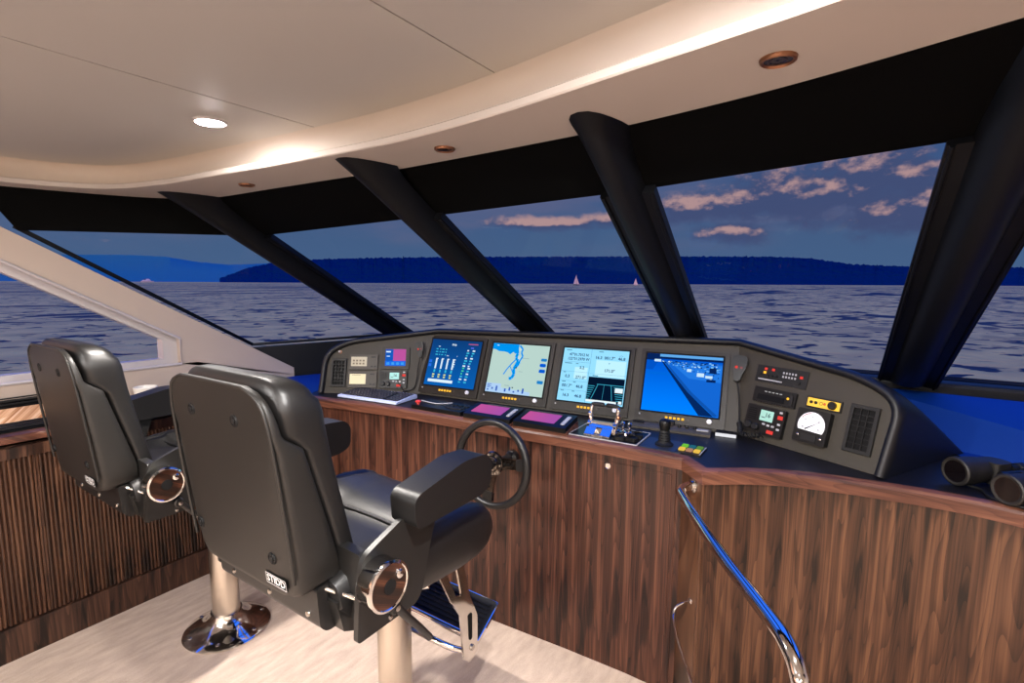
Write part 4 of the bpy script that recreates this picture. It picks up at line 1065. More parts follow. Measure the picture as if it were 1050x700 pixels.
    knob(t, 'knob', 0.036, 0, 0.015, 0.014, M['black'], 0.009)
    for x, c in ((-0.046, 'black'), (-0.028, 'black')): knob(t, 'button', x, 0.0, 0.006, 0.004, M[c], 0.009)
    knob(t, 'button', 0.006, 0.0, 0.005, 0.004, mat('orange button', (196, 92, 30), 0.4), 0.009)
    b = MB(); b.tube([V((-0.008+0.006*math.cos(a), 0.006*math.sin(a), 0.0095)) for a in [2*PI*k/14 for k in range(14)]], 0.0008, 6, loop=True); b.build('emblem', M['dkgrey'], t)
    t = thing('rudder_gauge', 'black square gauge with a half-round white dial and needle', 'gauge', X=XF(FR, 0.303, 0.113))
    plate(t, 'case', 0.126, 0.132, 0.028, M['black'], 0.008, 0.003)
    b = MB(); arc = [(0.052*math.cos(math.radians(a)), 0.052*math.sin(math.radians(a))) for a in range(-28, 209, 8)]
    b.prism([(x, y+0.004) for x, y in arc], 0.027, 0.0290); dial = b.build('dial', mat('dial white', (232, 232, 236), 0.4, emit=(232, 232, 236), es=0.25), t, 0)
    q = GB(); q.lv = 0; q.ink(mat('dial ink', (30, 30, 34), 0.5))
    for k in range(21):
        a = math.radians(-20+k*11); r0 = 0.040 if k % 5 == 0 else 0.044
        q.line([(r0*math.cos(a), 0.004+r0*math.sin(a)), (0.049*math.cos(a), 0.004+0.049*math.sin(a))], 0.0012)
    for tx, a in (('40', 200), ('20', 145), ('0', 90), ('20', 35), ('40', -20)): q.t(tx, 0.033*math.cos(math.radians(a)), 0.004+0.033*math.sin(math.radians(a)), 0.007)
    q.ink(mat('dial red', (180, 60, 60), 0.5)); q.line([(0.047*math.cos(math.radians(a)), 0.004+0.047*math.sin(math.radians(a))) for a in range(100, 150, 8)], 0.0025)
    for v_ in q.bm.verts: v_.co.z = 0.0295
    q.done('scale', dial)
    b = MB(); b.prism([(-0.022, -0.012), (-0.019, -0.016), (0.030, 0.022)], 0.030, 0.0312); b.build('needle', M['gap'], t, 0)
    plate(t, 'lower_cover', 0.060, 0.026, 0.0315, M['dkgrey'], 0.006, 0.001, 0, -0.044, 0.028)
    for x in (-0.044, 0.044): knob(t, 'screw', x, -0.040, 0.005, 0.003, M['screw'], 0.028)
    vent(FR, 0.466, 0.146, 0.098, 0.176, 'black air vent grille at the right end of the console fascia', 3, 7)

def cord(t, pts, r, name='cord', m=None):
    b = MB(); b.tube(smoothline(pts, 6), r, 8); return b.build(name, m or M['rubber'], t, 60)
def coil(t, pts, R, r, turns):
    P = smoothline(pts, 8); out = []
    n = turns*10; L = len(P)-1
    for i in range(n+1):
        u = i/n*L; k = min(int(u), L-1); p = P[k].lerp(P[k+1], u-k); tn = (P[k+1]-P[k]).normalized()
        a = tn.cross(V((0, 0, 1)) if abs(tn.z) < 0.9 else V((1, 0, 0))).normalized(); b_ = tn.cross(a)
        th = 2*PI*i/10; out.append(p+a*math.cos(th)*R+b_*math.sin(th)*R)
    b = MB(); b.tube(out, r, 6); return b.build('coiled_cord', M['rubber'], t, 60)
def handset(F, u, v, s, rot, label, cordpts, coilpts=None):
    X = XF(F, u, v, 0.0)@Matrix.Rotation(rot, 4, 'Z')
    t = thing('handset', label, 'handset', X=X, group='radio handsets')
    b = MB(); prof = [(-0.013, -0.062), (0.013, -0.062), (0.018, -0.030), (0.030, 0.0), (0.032, 0.035), (0.024, 0.056), (-0.024, 0.056), (-0.032, 0.035), (-0.030, 0.0), (-0.018, -0.030)]
    P = fillet([(x*s, y*s) for x, y in prof], 0.010*s, 3)
    b.prism(P, 0.016, 0.046*max(s, 0.8), XY, 0.006); b.build('body', M['black'], t, 40)
    b = MB(); b.box((0, 0.02*s, 0.008), (0.02, 0.024, 0.018), 0.002); b.build('clip', M['dkgrey'], t)
    zt = 0.046*max(s, 0.8)
    b = MB()
    for k in range(4): b.box((0, (0.042-k*0.008)*s, zt+0.0002), (0.034*s, 0.003*s, 0.001))
    b.build('speaker_grille', M['dkgrey'], t, 0)
    knob(t, 'red_button', -0.010*s, 0.0, 0.0065*s, 0.003, g('red lamp', (235, 70, 64), 1.0), zt); knob(t, 'button', 0.011*s, 0.0, 0.0055*s, 0.003, mat('dark red button', (120, 40, 40), 0.4), zt)
    I = X.inverted()
    cord(t, [V((0, -0.058*s, 0.03))]+[I@loc(F, *p) for p in cordpts], 0.0035)
    if coilpts: coil(t, [I@V(p) for p in coilpts], 0.009, 0.003, 16)
    return t
build_instruments()
handset(FM, 1.735, 0.297, 1.0, -0.08, 'black radio handset with a red button hanging right of the rightmost monitor',
        [(1.739, 0.20, 0.028), (1.748, 0.13, 0.016), (1.752, 0.05, 0.014)],
        [loc(FM, 1.752, 0.055, 0.014), loc(FR, 0.012, 0.035, 0.03), loc(FR, 0.03, 0.018, 0.05), loc(FR, 0.07, 0.012, 0.06), loc(FR, 0.12, 0.03, 0.03)])
handset(FL, WL-0.006, 0.268, 0.8, 0.1, 'black radio handset with a red button hanging left of the leftmost monitor',
        [(WL-0.012, 0.16, 0.022), (WL-0.020, 0.08, 0.014), (WL-0.04, 0.03, 0.012), (WL-0.10, 0.012, 0.02)])

# ------------------------------------------------------------------ things on the worktop
def desk_frame(a, b, z=DZ):
    """plan frame: origin midway, x from a to b, y forward"""
    a, b = V((*a, z)), V((*b, z)); u = (b-a).normalized(); v = V((-u.y, u.x, 0))
    return basis((a+b)/2, u, v, (0, 0, 1)), (b-a).length
def build_keyboard():
    X, w = desk_frame((-2.455, 1.872), (-2.035, 1.922))
    t = thing('keyboard', 'pale computer keyboard with dark keys at the left end of the worktop', 'keyboard', X=X@Matrix.Translation((0, 0.085, 0.0045)))
    b = MB(); b.prism([(-0.093, 0.001), (0.093, 0.001), (0.093, 0.020), (0.082, 0.025), (-0.088, 0.012), (-0.093, 0.008)], -0.215, 0.215, basis((0, 0, 0), (0, 1, 0), (0, 0, 1), (1, 0, 0)), 0.004)
    b.build('case', M['keycase'], t, 40)
    b = MB()
    for sx in (-1, 1): b.box((sx*0.19, 0.07, -0.002), (0.03, 0.015, 0.005), 0.001)
    sl = math.atan2(0.013, 0.17); R = Matrix.Rotation(sl, 4, 'X')
    b = MB(); b.box((0, 0, 0), (0.41, 0.146, 0.002)); kb = b.build('key_well', M['gap'], t, 0); kb.matrix_local = Matrix.Translation((0, 0.002, 0.0191))@R
    km = None
    for r in range(5):
        for c in range(19):
            if c in (14,) : continue
            x = -0.195+c*0.0217; y = -0.058+r*0.028
            if km is None:
                b = MB(); b.prism(rrect(0, 0, 0.0185, 0.0235, 0.002, 1), 0.0, 0.006, XY, 0, 2, rrect(0, 0, 0.014, 0.018, 0.002, 1)); k = b.build('key', M['keycap'], t, 20); km = k.data
            else:
                k = bpy.data.objects.new('key', km); COL.objects.link(k); k.parent = t
            k.matrix_local = Matrix.Translation((0, 0.002, 0.0197))@R@Matrix.Translation((x, y, 0))
    t2 = thing('keyboard_cable', 'thin black cable behind the keyboard running up to the left radio', 'cable', X=Matrix.Identity(4))
    cord(t2, [V((-2.16, 2.06, DZ+0.012)), V((-2.14, 2.085, DZ+0.03)), loc(FL, 0.50, 0.02, 0.035), loc(FL, 0.47, 0.06, 0.03), loc(FL, 0.455, 0.08, 0.024)], 0.002, 'cable')
build_keyboard()
def build_pads():
    X, w = desk_frame((-1.985, 1.905), (-1.600, 1.925))
    t = thing('trackball_panel', 'flat black control panel with a red-topped stick beside the keyboard', 'control panel', X=X@Matrix.Translation((0.03, 0.085, 0)))
    b = MB(); b.prism(rrect(0, 0, 0.325, 0.15, 0.012), 0, 0.022, XY, 0.005); b.build('body', M['black'], t, 40)
    b = MB(); b.prism(rrect(-0.05, 0.03, 0.16, 0.07, 0.008), 0.0222, 0.024, XY, 0.0008); b.build('pad', M['dkgrey'], t)
    b = MB(); b.tube(smoothline([(-0.16, 0.012, 0.026), (-0.06, -0.004, 0.026), (-0.02, 0.012, 0.026), (0.02, 0.05, 0.026)], 5), 0.003, 8); b.build('pale_trim', M['silver'], t, 60)
    for k in range(6):
        b = MB(); b.prism(rrect(0.055+(k % 3)*0.036, 0.030-(k//3)*0.034, 0.026, 0.020, 0.004), 0.022, 0.026, XY, 0.0008); b.build('key', M['dkgrey'], t)
    b = MB(); b.prism(fillet([(0.03, -0.03), (0.12, -0.005), (0.14, -0.03), (0.07, -0.045)], 0.006), 0.0222, 0.026, XY, 0.001); b.build('palm_key', M['bezel'], t)
    b = MB(); b.lathe([(0.009, 0.02), (0.006, 0.028), (0.006, 0.028), (0.014, 0.031), (0.016, 0.037), (0.010, 0.042), (0.001, 0.043)], Matrix.Translation((-0.135, -0.045, 0)), 20); b.build('red_stick', mat('red knob', (214, 60, 50), 0.35), t)
    def touch(a, c, label):
        X, w = desk_frame(a, c)
        t = thing('touch_panel', label, 'touch panel', X=X@Matrix.Translation((0, 0.068, 0)), group='touch panels on the worktop')
        w = w-0.006
        b = MB(); P = [(-0.068, 0), (0.075, 0), (0.075, 0.058), (-0.060, 0.034), (-0.068, 0.030)]
        S = basis((0, 0, 0), (0, 1, 0), (0, 0, 1), (1, 0, 0))
        b.prism([(-0.062, 0), (0.075, 0), (0.075, 0.034), (-0.062, 0.012)], -w/2-0.004, w/2+0.004, S, 0.002); b.build('wood_wedge', M['woodn'], t)
        b = MB(); b.prism([(-0.066, 0.010), (0.074, 0.032), (0.074, 0.058), (-0.058, 0.036), (-0.066, 0.032)], -w/2, w/2, S, 0.003); b.build('body', M['black'], t, 30)
        sl = math.atan2(0.022, 0.132); T = Matrix.Translation((0, 0.008, 0.0478))@Matrix.Rotation(sl, 4, 'X')
        b = MB(); b.prism(rrect(-0.020, -0.002, w*0.64, 0.094, 0.002, 1), -0.001, 0.0008); s = b.build('screen', grad_screen('pink screen', (196, 84, 150), (150, 80, 180), 1.0, True), t, 0); s.matrix_local = T
        b = MB(); b.prism(rrect(w*0.40, -0.004, 0.018, 0.088, 0.003), -0.001, 0.003, XY, 0.0008); s = b.build('key_strip', M['silver'], t); s.matrix_local = T
        b = MB(); b.prism(rrect(0, 0.052, w*0.5, 0.006, 0.002), -0.001, 0.002, XY, 0.0005); s = b.build('top_trim', M['grey'], t); s.matrix_local = T
        return t
    touch((-1.560, 1.905), (-1.292, 1.922), 'left of the two pink-screened touch panels above the steering wheel')
    touch((-1.280, 1.924), (-1.012, 1.942), 'right of the two pink-screened touch panels, beside the chrome throttle')
build_pads()
def build_throttle():
    X, w = desk_frame((-1.0, 1.975), (-0.72, 1.985))
    t = thing('engine_throttle', 'chrome twin-lever engine throttle on a black panel between the touch panel and joystick', 'throttle', X=X@Matrix.Translation((0, 0.0, 0)))
    b = MB(); b.prism(rrect(0.0, 0.100, 0.305, 0.200, 0.006), 0, 0.004, XY, 0.001); b.build('panel', M['black'], t)
    b = MB(); o_ = rrect(0.0, 0.100, 0.309, 0.204, 0.007); i_ = rrect(0.0, 0.100, 0.301, 0.196, 0.005)
    b.loft([[(x, y, 0) for x, y in o_], [(x, y, 0.0052) for x, y in o_], [(x, y, 0.0052) for x, y in i_], [(x, y, 0.0042) for x, y in i_]], cap=False); b.build('pale_border', M['silver'], t)
    cx = -0.026
    S = basis((0, 0, 0), (0, 1, 0), (0, 0, 1), (1, 0, 0))
    b = MB(); arc = [(0.085+0.045*math.cos(a), 0.006+0.045*math.sin(a)) for a in [PI*k/14 for k in range(15)]]
    b.prism([(0.13, 0.003)]+arc+[(0.04, 0.003)], cx-0.055, cx+0.055, S, 0.003); b.build('drum', M['chrome'], t, 40)
    b = MB(); b.box((cx, 0.082, 0.052), (0.124, 0.014, 0.012), 0.003); b.build('drum_cap', M['steel'], t)
    for sx in (-1, 1):
        x = cx+sx*0.058
        b = MB(); b.prism(fillet([(0.055, 0.004), (0.115, 0.004), (0.118, 0.055), (0.094, 0.064), (0.062, 0.052)], 0.008), x-0.008, x+0.008, S, 0.003); b.build('cheek', M['chrome'], t)
        # lever standing up from the hub, grip turned inward
        b = MB(); b.tube(smoothline([(x, 0.085, 0.040), (x+sx*0.004, 0.092, 0.075), (x+sx*0.004, 0.100, 0.110), (x-sx*0.002, 0.104, 0.124)], 4), [0.010]*5+[0.0075]*6+[0.0065]*2, 12); lv = b.build('lever', M['chrome'], t, 60)
        b = MB(); b.tube([(x+sx*0.006, 0.104, 0.126), (x-sx*0.004, 0.104, 0.127), (x-sx*0.020, 0.105, 0.128), (x-sx*0.048, 0.106, 0.128), (x-sx*0.054, 0.106, 0.128)], [0.006, 0.009, 0.0095, 0.0095, 0.005], 14); b.build('grip', M['dkgrey'], lv, 50)
        b = MB(); b.lathe([(0.012, -0.006), (0.014, 0), (0.012, 0.006), (0.004, 0.009)], basis((x+sx*0.008, 0.094, 0.082), (0, 1, 0), (0, 0, 1), (sx, 0, 0)), 18); b.build('trim_button', M['brass'] if sx > 0 else M['chrome'], lv)
        # forward apron plates
        b = MB(); b.prism(fillet([(0.004, 0.004), (0.050, 0.004), (0.052, 0.036), (0.040, 0.040), (0.006, 0.014)], 0.004), cx+sx*0.036-0.022, cx+sx*0.036+0.022, S, 0.003); b.build('apron', M['chrome'], t)
    b = MB(); b.box((cx, 0.016, 0.010), (0.05, 0.022, 0.012), 0.003); b.build('detent_plate', M['steel'], t)
    # small twin knobs and low black levers on the same panel
    b = MB(); b.lathe([(0.030, 0.004), (0.032, 0.010), (0.026, 0.022), (0.012, 0.026), (0.001, 0.026)], Matrix.Translation((0.068, 0.110, 0)), 24); b.build('knob_base', M['chrome'], t)
    for dx in (-0.014, 0.016):
        b = MB(); b.lathe([(0.006, 0.02), (0.005, 0.042), (0.009, 0.048), (0.010, 0.056), (0.006, 0.063), (0.001, 0.064)], Matrix.Translation((0.068+dx, 0.115, 0)), 18); b.build('trim_knob', M['chrome'], t)
    for k, (x, y, a) in enumerate(((0.066, 0.040, 0.3), (0.115, 0.050, -0.2), (0.122, 0.105, 0.1))):
        T = Matrix.Translation((x, y, 0.004))@Matrix.Rotation(a, 4, 'Z')
        b = MB(); b.prism(rrect(0, 0, 0.048, 0.034, 0.010), 0, 0.014, T, 0.004); b.build('thruster_base', M['rubber'], t)
        b = MB(); b.tube([T@V(p) for p in ((-0.012, 0, 0.010), (-0.006, -0.004, 0.024), (0.012, -0.008, 0.030), (0.022, -0.008, 0.028))], [0.008, 0.007, 0.008, 0.005], 12); b.build('thruster_lever', M['black'], t, 60)
build_throttle()
def build_joystick():
    X, w = desk_frame((-0.70, 1.985), (-0.525, 1.99))
    t = thing('joystick', 'black ribbed joystick on a dark plate between the throttle and the lit buttons', 'joystick', X=X@Matrix.Translation((0, 0.07, 0)))
    b = MB(); b.prism(rrect(0, 0, 0.165, 0.15, 0.006), 0, 0.005, XY, 0.0015); b.build('plate', mat('slate plate', (38, 42, 54), 0.4), t)
    b = MB(); pr = [(0.036, 0.005), (0.037, 0.010), (0.030, 0.014)]
    for k in range(5): pr += [(0.026-0.001*k, 0.018+k*0.010), (0.023-0.001*k, 0.024+k*0.010)]
    b.lathe(pr+[(0.018, 0.070)], XY, 28); b.build('boot', M['rubber'], t, 50)
    b = MB(); b.lathe([(0.018, 0.066), (0.021, 0.074), (0.023, 0.088), (0.024, 0.098), (0.020, 0.108), (0.012, 0.113), (0.001, 0.114)], XY, 28); b.box((0.018, 0.010, 0.098), (0.034, 0.024, 0.018), 0.007); b.build('grip', M['black'], t, 50)
    X, w = desk_frame((-0.545, 1.985), (-0.465, 1.985))
    t = thing('button_panel', 'small black panel of green and yellow lit buttons at the corner of the worktop', 'button panel', X=X@Matrix.Translation((0.0, 0.068, 0)))
    b = MB(); b.prism(rrect(0, 0, 0.098, 0.118, 0.004), 0, 0.006, XY, 0.0015); b.build('plate', M['black'], t)
    b = MB(); b.box((0.046, 0, 0.0068), (0.003, 0.11, 0.0016)); b.build('pale_edge', M['silver'], t)
    gr, ye, bl, org = g('lit green', (110, 190, 60), 1.0), g('lit yellow', (235, 190, 80), 1.0), g('lit teal', (40, 110, 130), 0.8), g('lit rose', (190, 140, 110), 0.8)
    for k, m in enumerate((ye, org, ye, gr, bl, g('lit moss', (100, 150, 70), 0.8))):
        b = MB(); b.box((-0.030+(k % 3)*0.029, -0.022+(k//3)*0.048, 0.009), (0.022, 0.028, 0.008), 0.002); b.build('lit_button', m, t)
    # grey switch ledge under the right-hand monitor
    t = thing('switch_ledge', 'low grey ledge of knobs under the rightmost monitor', 'switch ledge', X=basis(loc(FM, 1.475, 0.0)-FM[4]*0.060, FM[1], FM[4], (0, 0, 1)))
    b = MB(); S = basis((0, 0, 0), (0, 1, 0), (0, 0, 1), (1, 0, 0))
    b.prism([(-0.040, 0), (0.030, 0), (0.030, 0.018), (0.005, 0.019), (-0.036, 0.012), (-0.040, 0.009)], -0.19, 0.17, S, 0.002); b.build('body', M['grey'], t)
    for k in range(5): knob(t, 'knob', -0.035+k*0.034, 0.004, 0.008, 0.013, M['black'], 0.016)
    b = MB(); b.box((0.135, -0.004, 0.0185), (0.05, 0.02, 0.005), 0.001); b.build('rocker', M['silver'], t)
    b = MB(); b.box((-0.15, 0.004, 0.020), (0.05, 0.02, 0.006), 0.002); b.build('rocker', M['black'], t)
    t = thing('lit_bar', 'small box with a bright white front edge at the foot of the hanging handset', 'light bar', X=basis(loc(FM, 1.705, 0.0)-FM[4]*0.05, FM[1], FM[4], (0, 0, 1)))
    b = MB(); b.box((0, 0.012, 0.009), (0.086, 0.045, 0.018), 0.002); b.build('body', M['dkgrey'], t)
    b = MB(); b.box((0, -0.0115, 0.009), (0.084, 0.004, 0.014), 0.001); b.build('white_front', g('white edge', (235, 235, 240), 1.0), t)
    for k in range(3): knob(t, 'dimple', -0.024+k*0.024, 0.012, 0.007, 0.003, M['gap'], 0.0175)
build_joystick()
def build_wheel():
    c = V((-1.275, 1.755, 0.862)); tilt = 0.10
    n = V((0, -math.cos(tilt), math.sin(tilt))); u = V((1, 0, 0)); v = n.cross(u)
    X = basis(c, u, v, n)
    t = thing('steering_wheel', 'black three-spoked steering wheel on the front of the walnut console', 'steering wheel', X=X)
    R = 0.182
    b = MB(); rings = []
    for i in range(64):
        a = 2*PI*i/64; rr = 0.0165+0.0015*math.cos(a*2)
        rings.append([((R+rr*math.cos(q))*math.cos(a), (R+rr*math.cos(q))*math.sin(a), rr*math.sin(q)) for q in [2*PI*j/12 for j in range(12)]])
    b.loft(rings, cap=False, loop=True); b.build('rim', M['leather'], t, 60)
    for a in (math.radians(8), math.radians(-96), math.radians(188), ):
        T = Matrix.Rotation(a, 4, 'Z')
        b = MB(); P = fillet([(0.020, -0.030), (0.060, -0.026), (0.10, -0.021), (0.172, -0.024), (0.172, 0.024), (0.10, 0.021), (0.060, 0.026), (0.020, 0.030)], [0, 0.01, 0.02, 0, 0, 0.02, 0.01, 0])
        b.prism(P, -0.006, 0.004, T@Matrix.Translation((0, 0, -0.010)), 0.003); sp = b.build('spoke', M['gun'], t)
        b = MB(); b.prism(fillet([(0.125, -0.024), (0.170, -0.026), (0.170, 0.026), (0.125, 0.024)], 0.010), -0.019, -0.002, T, 0.004); b.build('spoke_pad', M['leather'], sp, 40)
        for k in range(3):
            b = MB(); b.lathe([(0.007-0.001*k, -0.0062), (0.007-0.001*k, -0.0055), (0.001, -0.0055)], T@Matrix.Translation((0.066+0.019*k, 0, 0)), 14); b.build('spoke_hole', M['gap'], sp)
    b = MB(); b.lathe([(0.052, -0.020), (0.054, -0.010), (0.050, -0.004), (0.036, 0.0), (0.034, 0.010), (0.026, 0.014), (0.001, 0.015)], XY, 32); b.build('hub', M['gun'], t, 40)
    b = MB(); b.lathe([(0.025, 0.012), (0.023, 0.018), (0.001, 0.019)], XY, 24); b.build('horn_button', M['black'], t)
    for k in range(6):
        a = 2*PI*k/6; b = MB(); b.lathe([(0.0045, -0.003), (0.0045, 0.002), (0.001, 0.003)], Matrix.Translation((0.043*math.cos(a), 0.043*math.sin(a), 0)), 10); b.build('bolt', M['screw'], t)
    b = MB(); b.lathe([(0.020, -0.02), (0.018, -0.14), (0.032, -0.15), (0.034, -0.172)], XY, 24); b.build('shaft', M['plate'], t)
build_wheel()
def build_binoculars():
    d = V((0.73, 0.68, 0)); s = V((0.68, -0.73, 0)); zc = 0.048
    t = thing('binoculars', 'large dark rubber-armoured binoculars lying at the right end of the worktop', 'binoculars', X=basis((0.370, 2.125, DZ+0.0035), d, -s, (0, 0, 1)))
    # local x = from objectives to eyepieces, y = across
    for sy in (1, -1):
        y = 0.078*sy
        X = basis((0, y, zc), (0, 1, 0), (0, 0, 1), (1, 0, 0))
        b = MB(); b.lathe([(0.036, -0.004), (0.043, -0.006), (0.0475, -0.003), (0.048, 0.010), (0.045, 0.016), (0.046, 0.05), (0.043, 0.085), (0.036, 0.105), (0.034, 0.118)], X, 32, cap=False)
        b.build('barrel', M['bino'], t, 40)
        b = MB(); b.lathe([(0.036, -0.0040), (0.0345, 0.008), (0.0335, 0.010), (0.020, 0.006), (0.001, 0.0045)], X, 28); b.build('objective_lens', M['lens'], t, 60)
        b = MB(); b.prism(fillet([(0.10, -0.040), (0.165, -0.036), (0.172, 0.0), (0.160, 0.034), (0.10, 0.038)], 0.014), 0.008, 0.082, Matrix.Translation((0, y*0.86, 0)), 0.010); b.build('prism_housing', M['bino'], t, 40)
        X2 = basis((0.165, y*0.55, 0.052), (0, 1, 0), (0, 0, 1), (1, 0, 0))
        b = MB(); b.lathe([(0.021, 0.0), (0.022, 0.012), (0.019, 0.016), (0.019, 0.028), (0.024, 0.032), (0.025, 0.052), (0.018, 0.054), (0.016, 0.048), (0.001, 0.046)], X2, 24); b.build('eyepiece', M['rubber'], t, 40)
    b = MB(); b.tube([(0.075, 0, 0.058), (0.165, 0, 0.058)], 0.012, 16); b.box((0.13, 0, 0.052), (0.045, 0.10, 0.018), 0.006); b.build('hinge', M['black'], t, 40)
    b = MB(); b.lathe([(0.014, 0), (0.016, 0.003), (0.016, 0.017), (0.014, 0.02)], basis((0.165, 0, 0.060), (0, 1, 0), (0, 0, 1), (1, 0, 0)), 20); b.build('focus_wheel', M['dkgrey'], t)
    b = MB(); b.tube(smoothline([(0.145, -0.095, 0.045), (0.10, -0.135, 0.012), (0.03, -0.13, 0.006), (0.0, -0.04, 0.005), (0.035, 0.02, 0.005), (0.03, 0.09, 0.005), (0.06, 0.135, 0.008), (0.14, 0.10, 0.045)], 6), 0.005, 8); b.build('neck_strap', M['rubber'], t, 60)
build_binoculars()

# ------------------------------------------------------------------ helm chairs
def superring(cx, y0, y1, hw, z, p=4.0, n=28, ysk=0.0):
    """rounded-rectangle ring in plan at height z, between y0 (back) and y1 (front)"""
    cy = (y0+y1)/2; hy = (y1-y0)/2; r = []
    for i in range(n):
        a = 2*PI*(i+0.5)/n; c, s = math.cos(a), math.sin(a)
        r.append((cx+hw*math.copysign(abs(c)**(2/p), c), cy+hy*math.copysign(abs(s)**(2/p), s), z))
    return r
def make_chair(loc_, label):
    t = thing('helm_chair', label, 'chair', (loc_[0], loc_[1], FZ), 0, 'helm chairs')
    dz = -FZ                       # local z = room z + dz ; local y = room y - 1.18
    Z = lambda z: z+dz
    Y = lambda y: y-1.18
    # pedestal
    b = MB(); b.lathe([(0.188, 0.0), (0.190, 0.006), (0.184, 0.012), (0.150, 0.022), (0.115, 0.036), (0.088, 0.056), (0.074, 0.080), (0.069, 0.092), (0.060, 0.094)], XY, 48); b.build('base_flange', M['chrome'], t, 50)
    for k in range(6):
        a = 2*PI*(k+0.3)/6; b = MB(); b.lathe([(0.010, 0.014), (0.009, 0.022), (0.004, 0.025), (0.001, 0.025)], Matrix.Translation((0.158*math.cos(a), 0.158*math.sin(a), 0)), 12); b.build('bolt', M['screw'], t)
    b = MB(); b.lathe([(0.060, 0.085), (0.060, 0.62), (0.056, 0.625), (0.056, Z(0.755))], XY, 36); b.build('column', M['steel'], t, 40)
    # seat pan: folded black pan under the seat
    S = YZ
    b = MB(); pan = [(Y(0.745), Z(0.86)), (Y(0.765), Z(0.775)), (Y(0.80), Z(0.757)), (Y(1.16), Z(0.757)), (Y(1.22), Z(0.79)), (Y(1.22), Z(0.86))]
    b.prism(pan, -0.27, 0.27, S, 0.008); b.build('seat_pan', M['plate'], t, 30)
    b = MB(); b.prism(fillet([(Y(0.715), Z(0.90)), (Y(0.722), Z(0.795)), (Y(0.742), Z(0.775)), (Y(0.80), Z(0.775)), (Y(0.80), Z(0.90))], 0.012), -0.235, 0.235, S, 0.014, 3); b.build('rear_bolster', M['leather'], t, 40)
    for x in (-0.16, 0.02, 0.19):
        b = MB(); b.lathe([(0.008, 0), (0.007, 0.004), (0.001, 0.005)], basis((x, Y(0.7205), Z(0.818)), (1, 0, 0), (0, 0.0, 1), (0, -1, 0)), 12); b.build('rivet', M['screw'], t)
    # seat cushion: rear pad, raised front roll and side bolsters
    b = MB(); rings = []
    secs = [(0.752, .84, .905, .0), (0.79, .80, .912, .01), (0.90, .79, .905, .02), (1.00, .785, .895, .03), (1.06, .785, .893, .035), (1.068, .785, .900, .035), (1.085, .785, .912, .03), (1.14, .785, .922, .022), (1.20, .785, .924, .012), (1.29, .79, .912, .008), (1.340, .805, .890, .004), (1.366, .825, .863, .0)]
    n = 26
    for y, zb, zt, bol in secs:
        hw = 0.285 if y < 1.24 else 0.285-0.035*((y-1.24)/0.126)**2
        r = []
        for i in range(n+1):                       # top from left to right
            u = -1+2*i/n; au = abs(u)
            z = zt+bol*max(0, (au-0.55)/0.30)**1.2*(1 if au < 0.85 else 1)*(1 if au < 0.84 else max(0, 1-((au-0.84)/0.16)**2)) - 0.055*max(0, (au-0.86)/0.14)**2.2
            r.append((u*hw, Y(y), Z(z)))
        for i in range(7):                          # underside
            u = 1-2*i/6; r.append((u*(hw-0.012), Y(y), Z(zb)))
        rings.append(r)
    b.loft(rings); b.build('seat_cushion', M['leather'], t, 50)
    b = MB(); b.tube([(x, Y(1.066)-0.02*abs(x/0.2)**3, Z(0.899)+0.03*max(0, abs(x/0.285)-0.5)) for x in [k*0.02-0.2 for k in range(21)]], 0.005, 8); b.build('seat_piping', M['leather'], t, 60)
    # side rolls of the seat
    for sx in (-1, 1):
        b = MB(); R = []
        for y, zc, rz, rx in ((0.87, .838, .05, .026), (0.90, .840, .076, .034), (1.0, .840, .090, .042), (1.1, .838, .100, .046), (1.2, .834, .104, .048), (1.29, .828, .096, .047), (1.335, .824, .080, .042), (1.362, .821, .054, .032), (1.376, .820, .022, .015)):
            R.append([(sx*0.268+rx*math.cos(a), Y(y), Z(zc+rz*math.sin(a))) for a in [2*PI*k/18 for k in range(18)]])
        b.loft(R); b.build('seat_bolster', M['leather'], t, 60)
    # backrest
    ry = lambda z: 0.605+(1.415-z)/0.53*0.06      # rear face
    def hw_sh(z):
        for (z0, w0), (z1, w1) in zip(SHW, SHW[1:]):
            if z0 <= z <= z1: return w0+(w1-w0)*(z-z0)/(z1-z0)
        return SHW[-1][1]
    SHW = [(0.885, .195), (0.893, .220), (0.915, .238), (0.96, .244), (1.10, .246), (1.25, .243), (1.32, .238), (1.36, .229), (1.385, .214), (1.402, .190), (1.413, .15)]
    def depth(z):
        if z < 1.262: return 0.150-0.068*(z-0.885)/0.377
        if z < 1.30: return 0.082-(z-1.262)/0.038*0.052
        return 0.030-0.012*(z-1.30)/0.11
    b = MB(); zs = [0.885, 0.888, 0.893, 0.903, 0.915, 0.94, 0.97, 1.02, 1.08, 1.15, 1.21, 1.25, 1.262, 1.272, 1.285, 1.295, 1.305, 1.33, 1.35, 1.37, 1.385, 1.395, 1.403, 1.409, 1.413]
    b.loft([superring(0, Y(ry(z)+(0.004 if z < 0.89 or z > 1.41 else 0)), Y(ry(z)+depth(z)), hw_sh(z), Z(z), 7, 44) for z in zs]); b.build('back_shell', M['vinyl'], t, 40)
    # welt along the rear edge of the shell
    path = [(hw_sh(z)-0.010, Y(ry(z))+0.0015, Z(z)) for z in (0.94, 0.97, 1.0, 1.1, 1.2, 1.28, 1.32, 1.345, 1.365, 1.385, 1.398, 1.408, 1.412)]
    b = MB(); b.tube(path+[(-x, y, z) for x, y, z in path[::-1]], 0.0045, 8); b.build('back_welt', M['vinyl'], t, 60)
    # cushion
    def cush(z):
        rear = ry(z)+depth(z)-0.012
        if z > 1.30: rear = ry(z)+depth(z)-0.004
        fr = 0.858-0.103*(z-0.9)/0.50
        hw = 0.238-0.010*(z-0.9)/0.5
        return rear, fr, hw
    rings = []
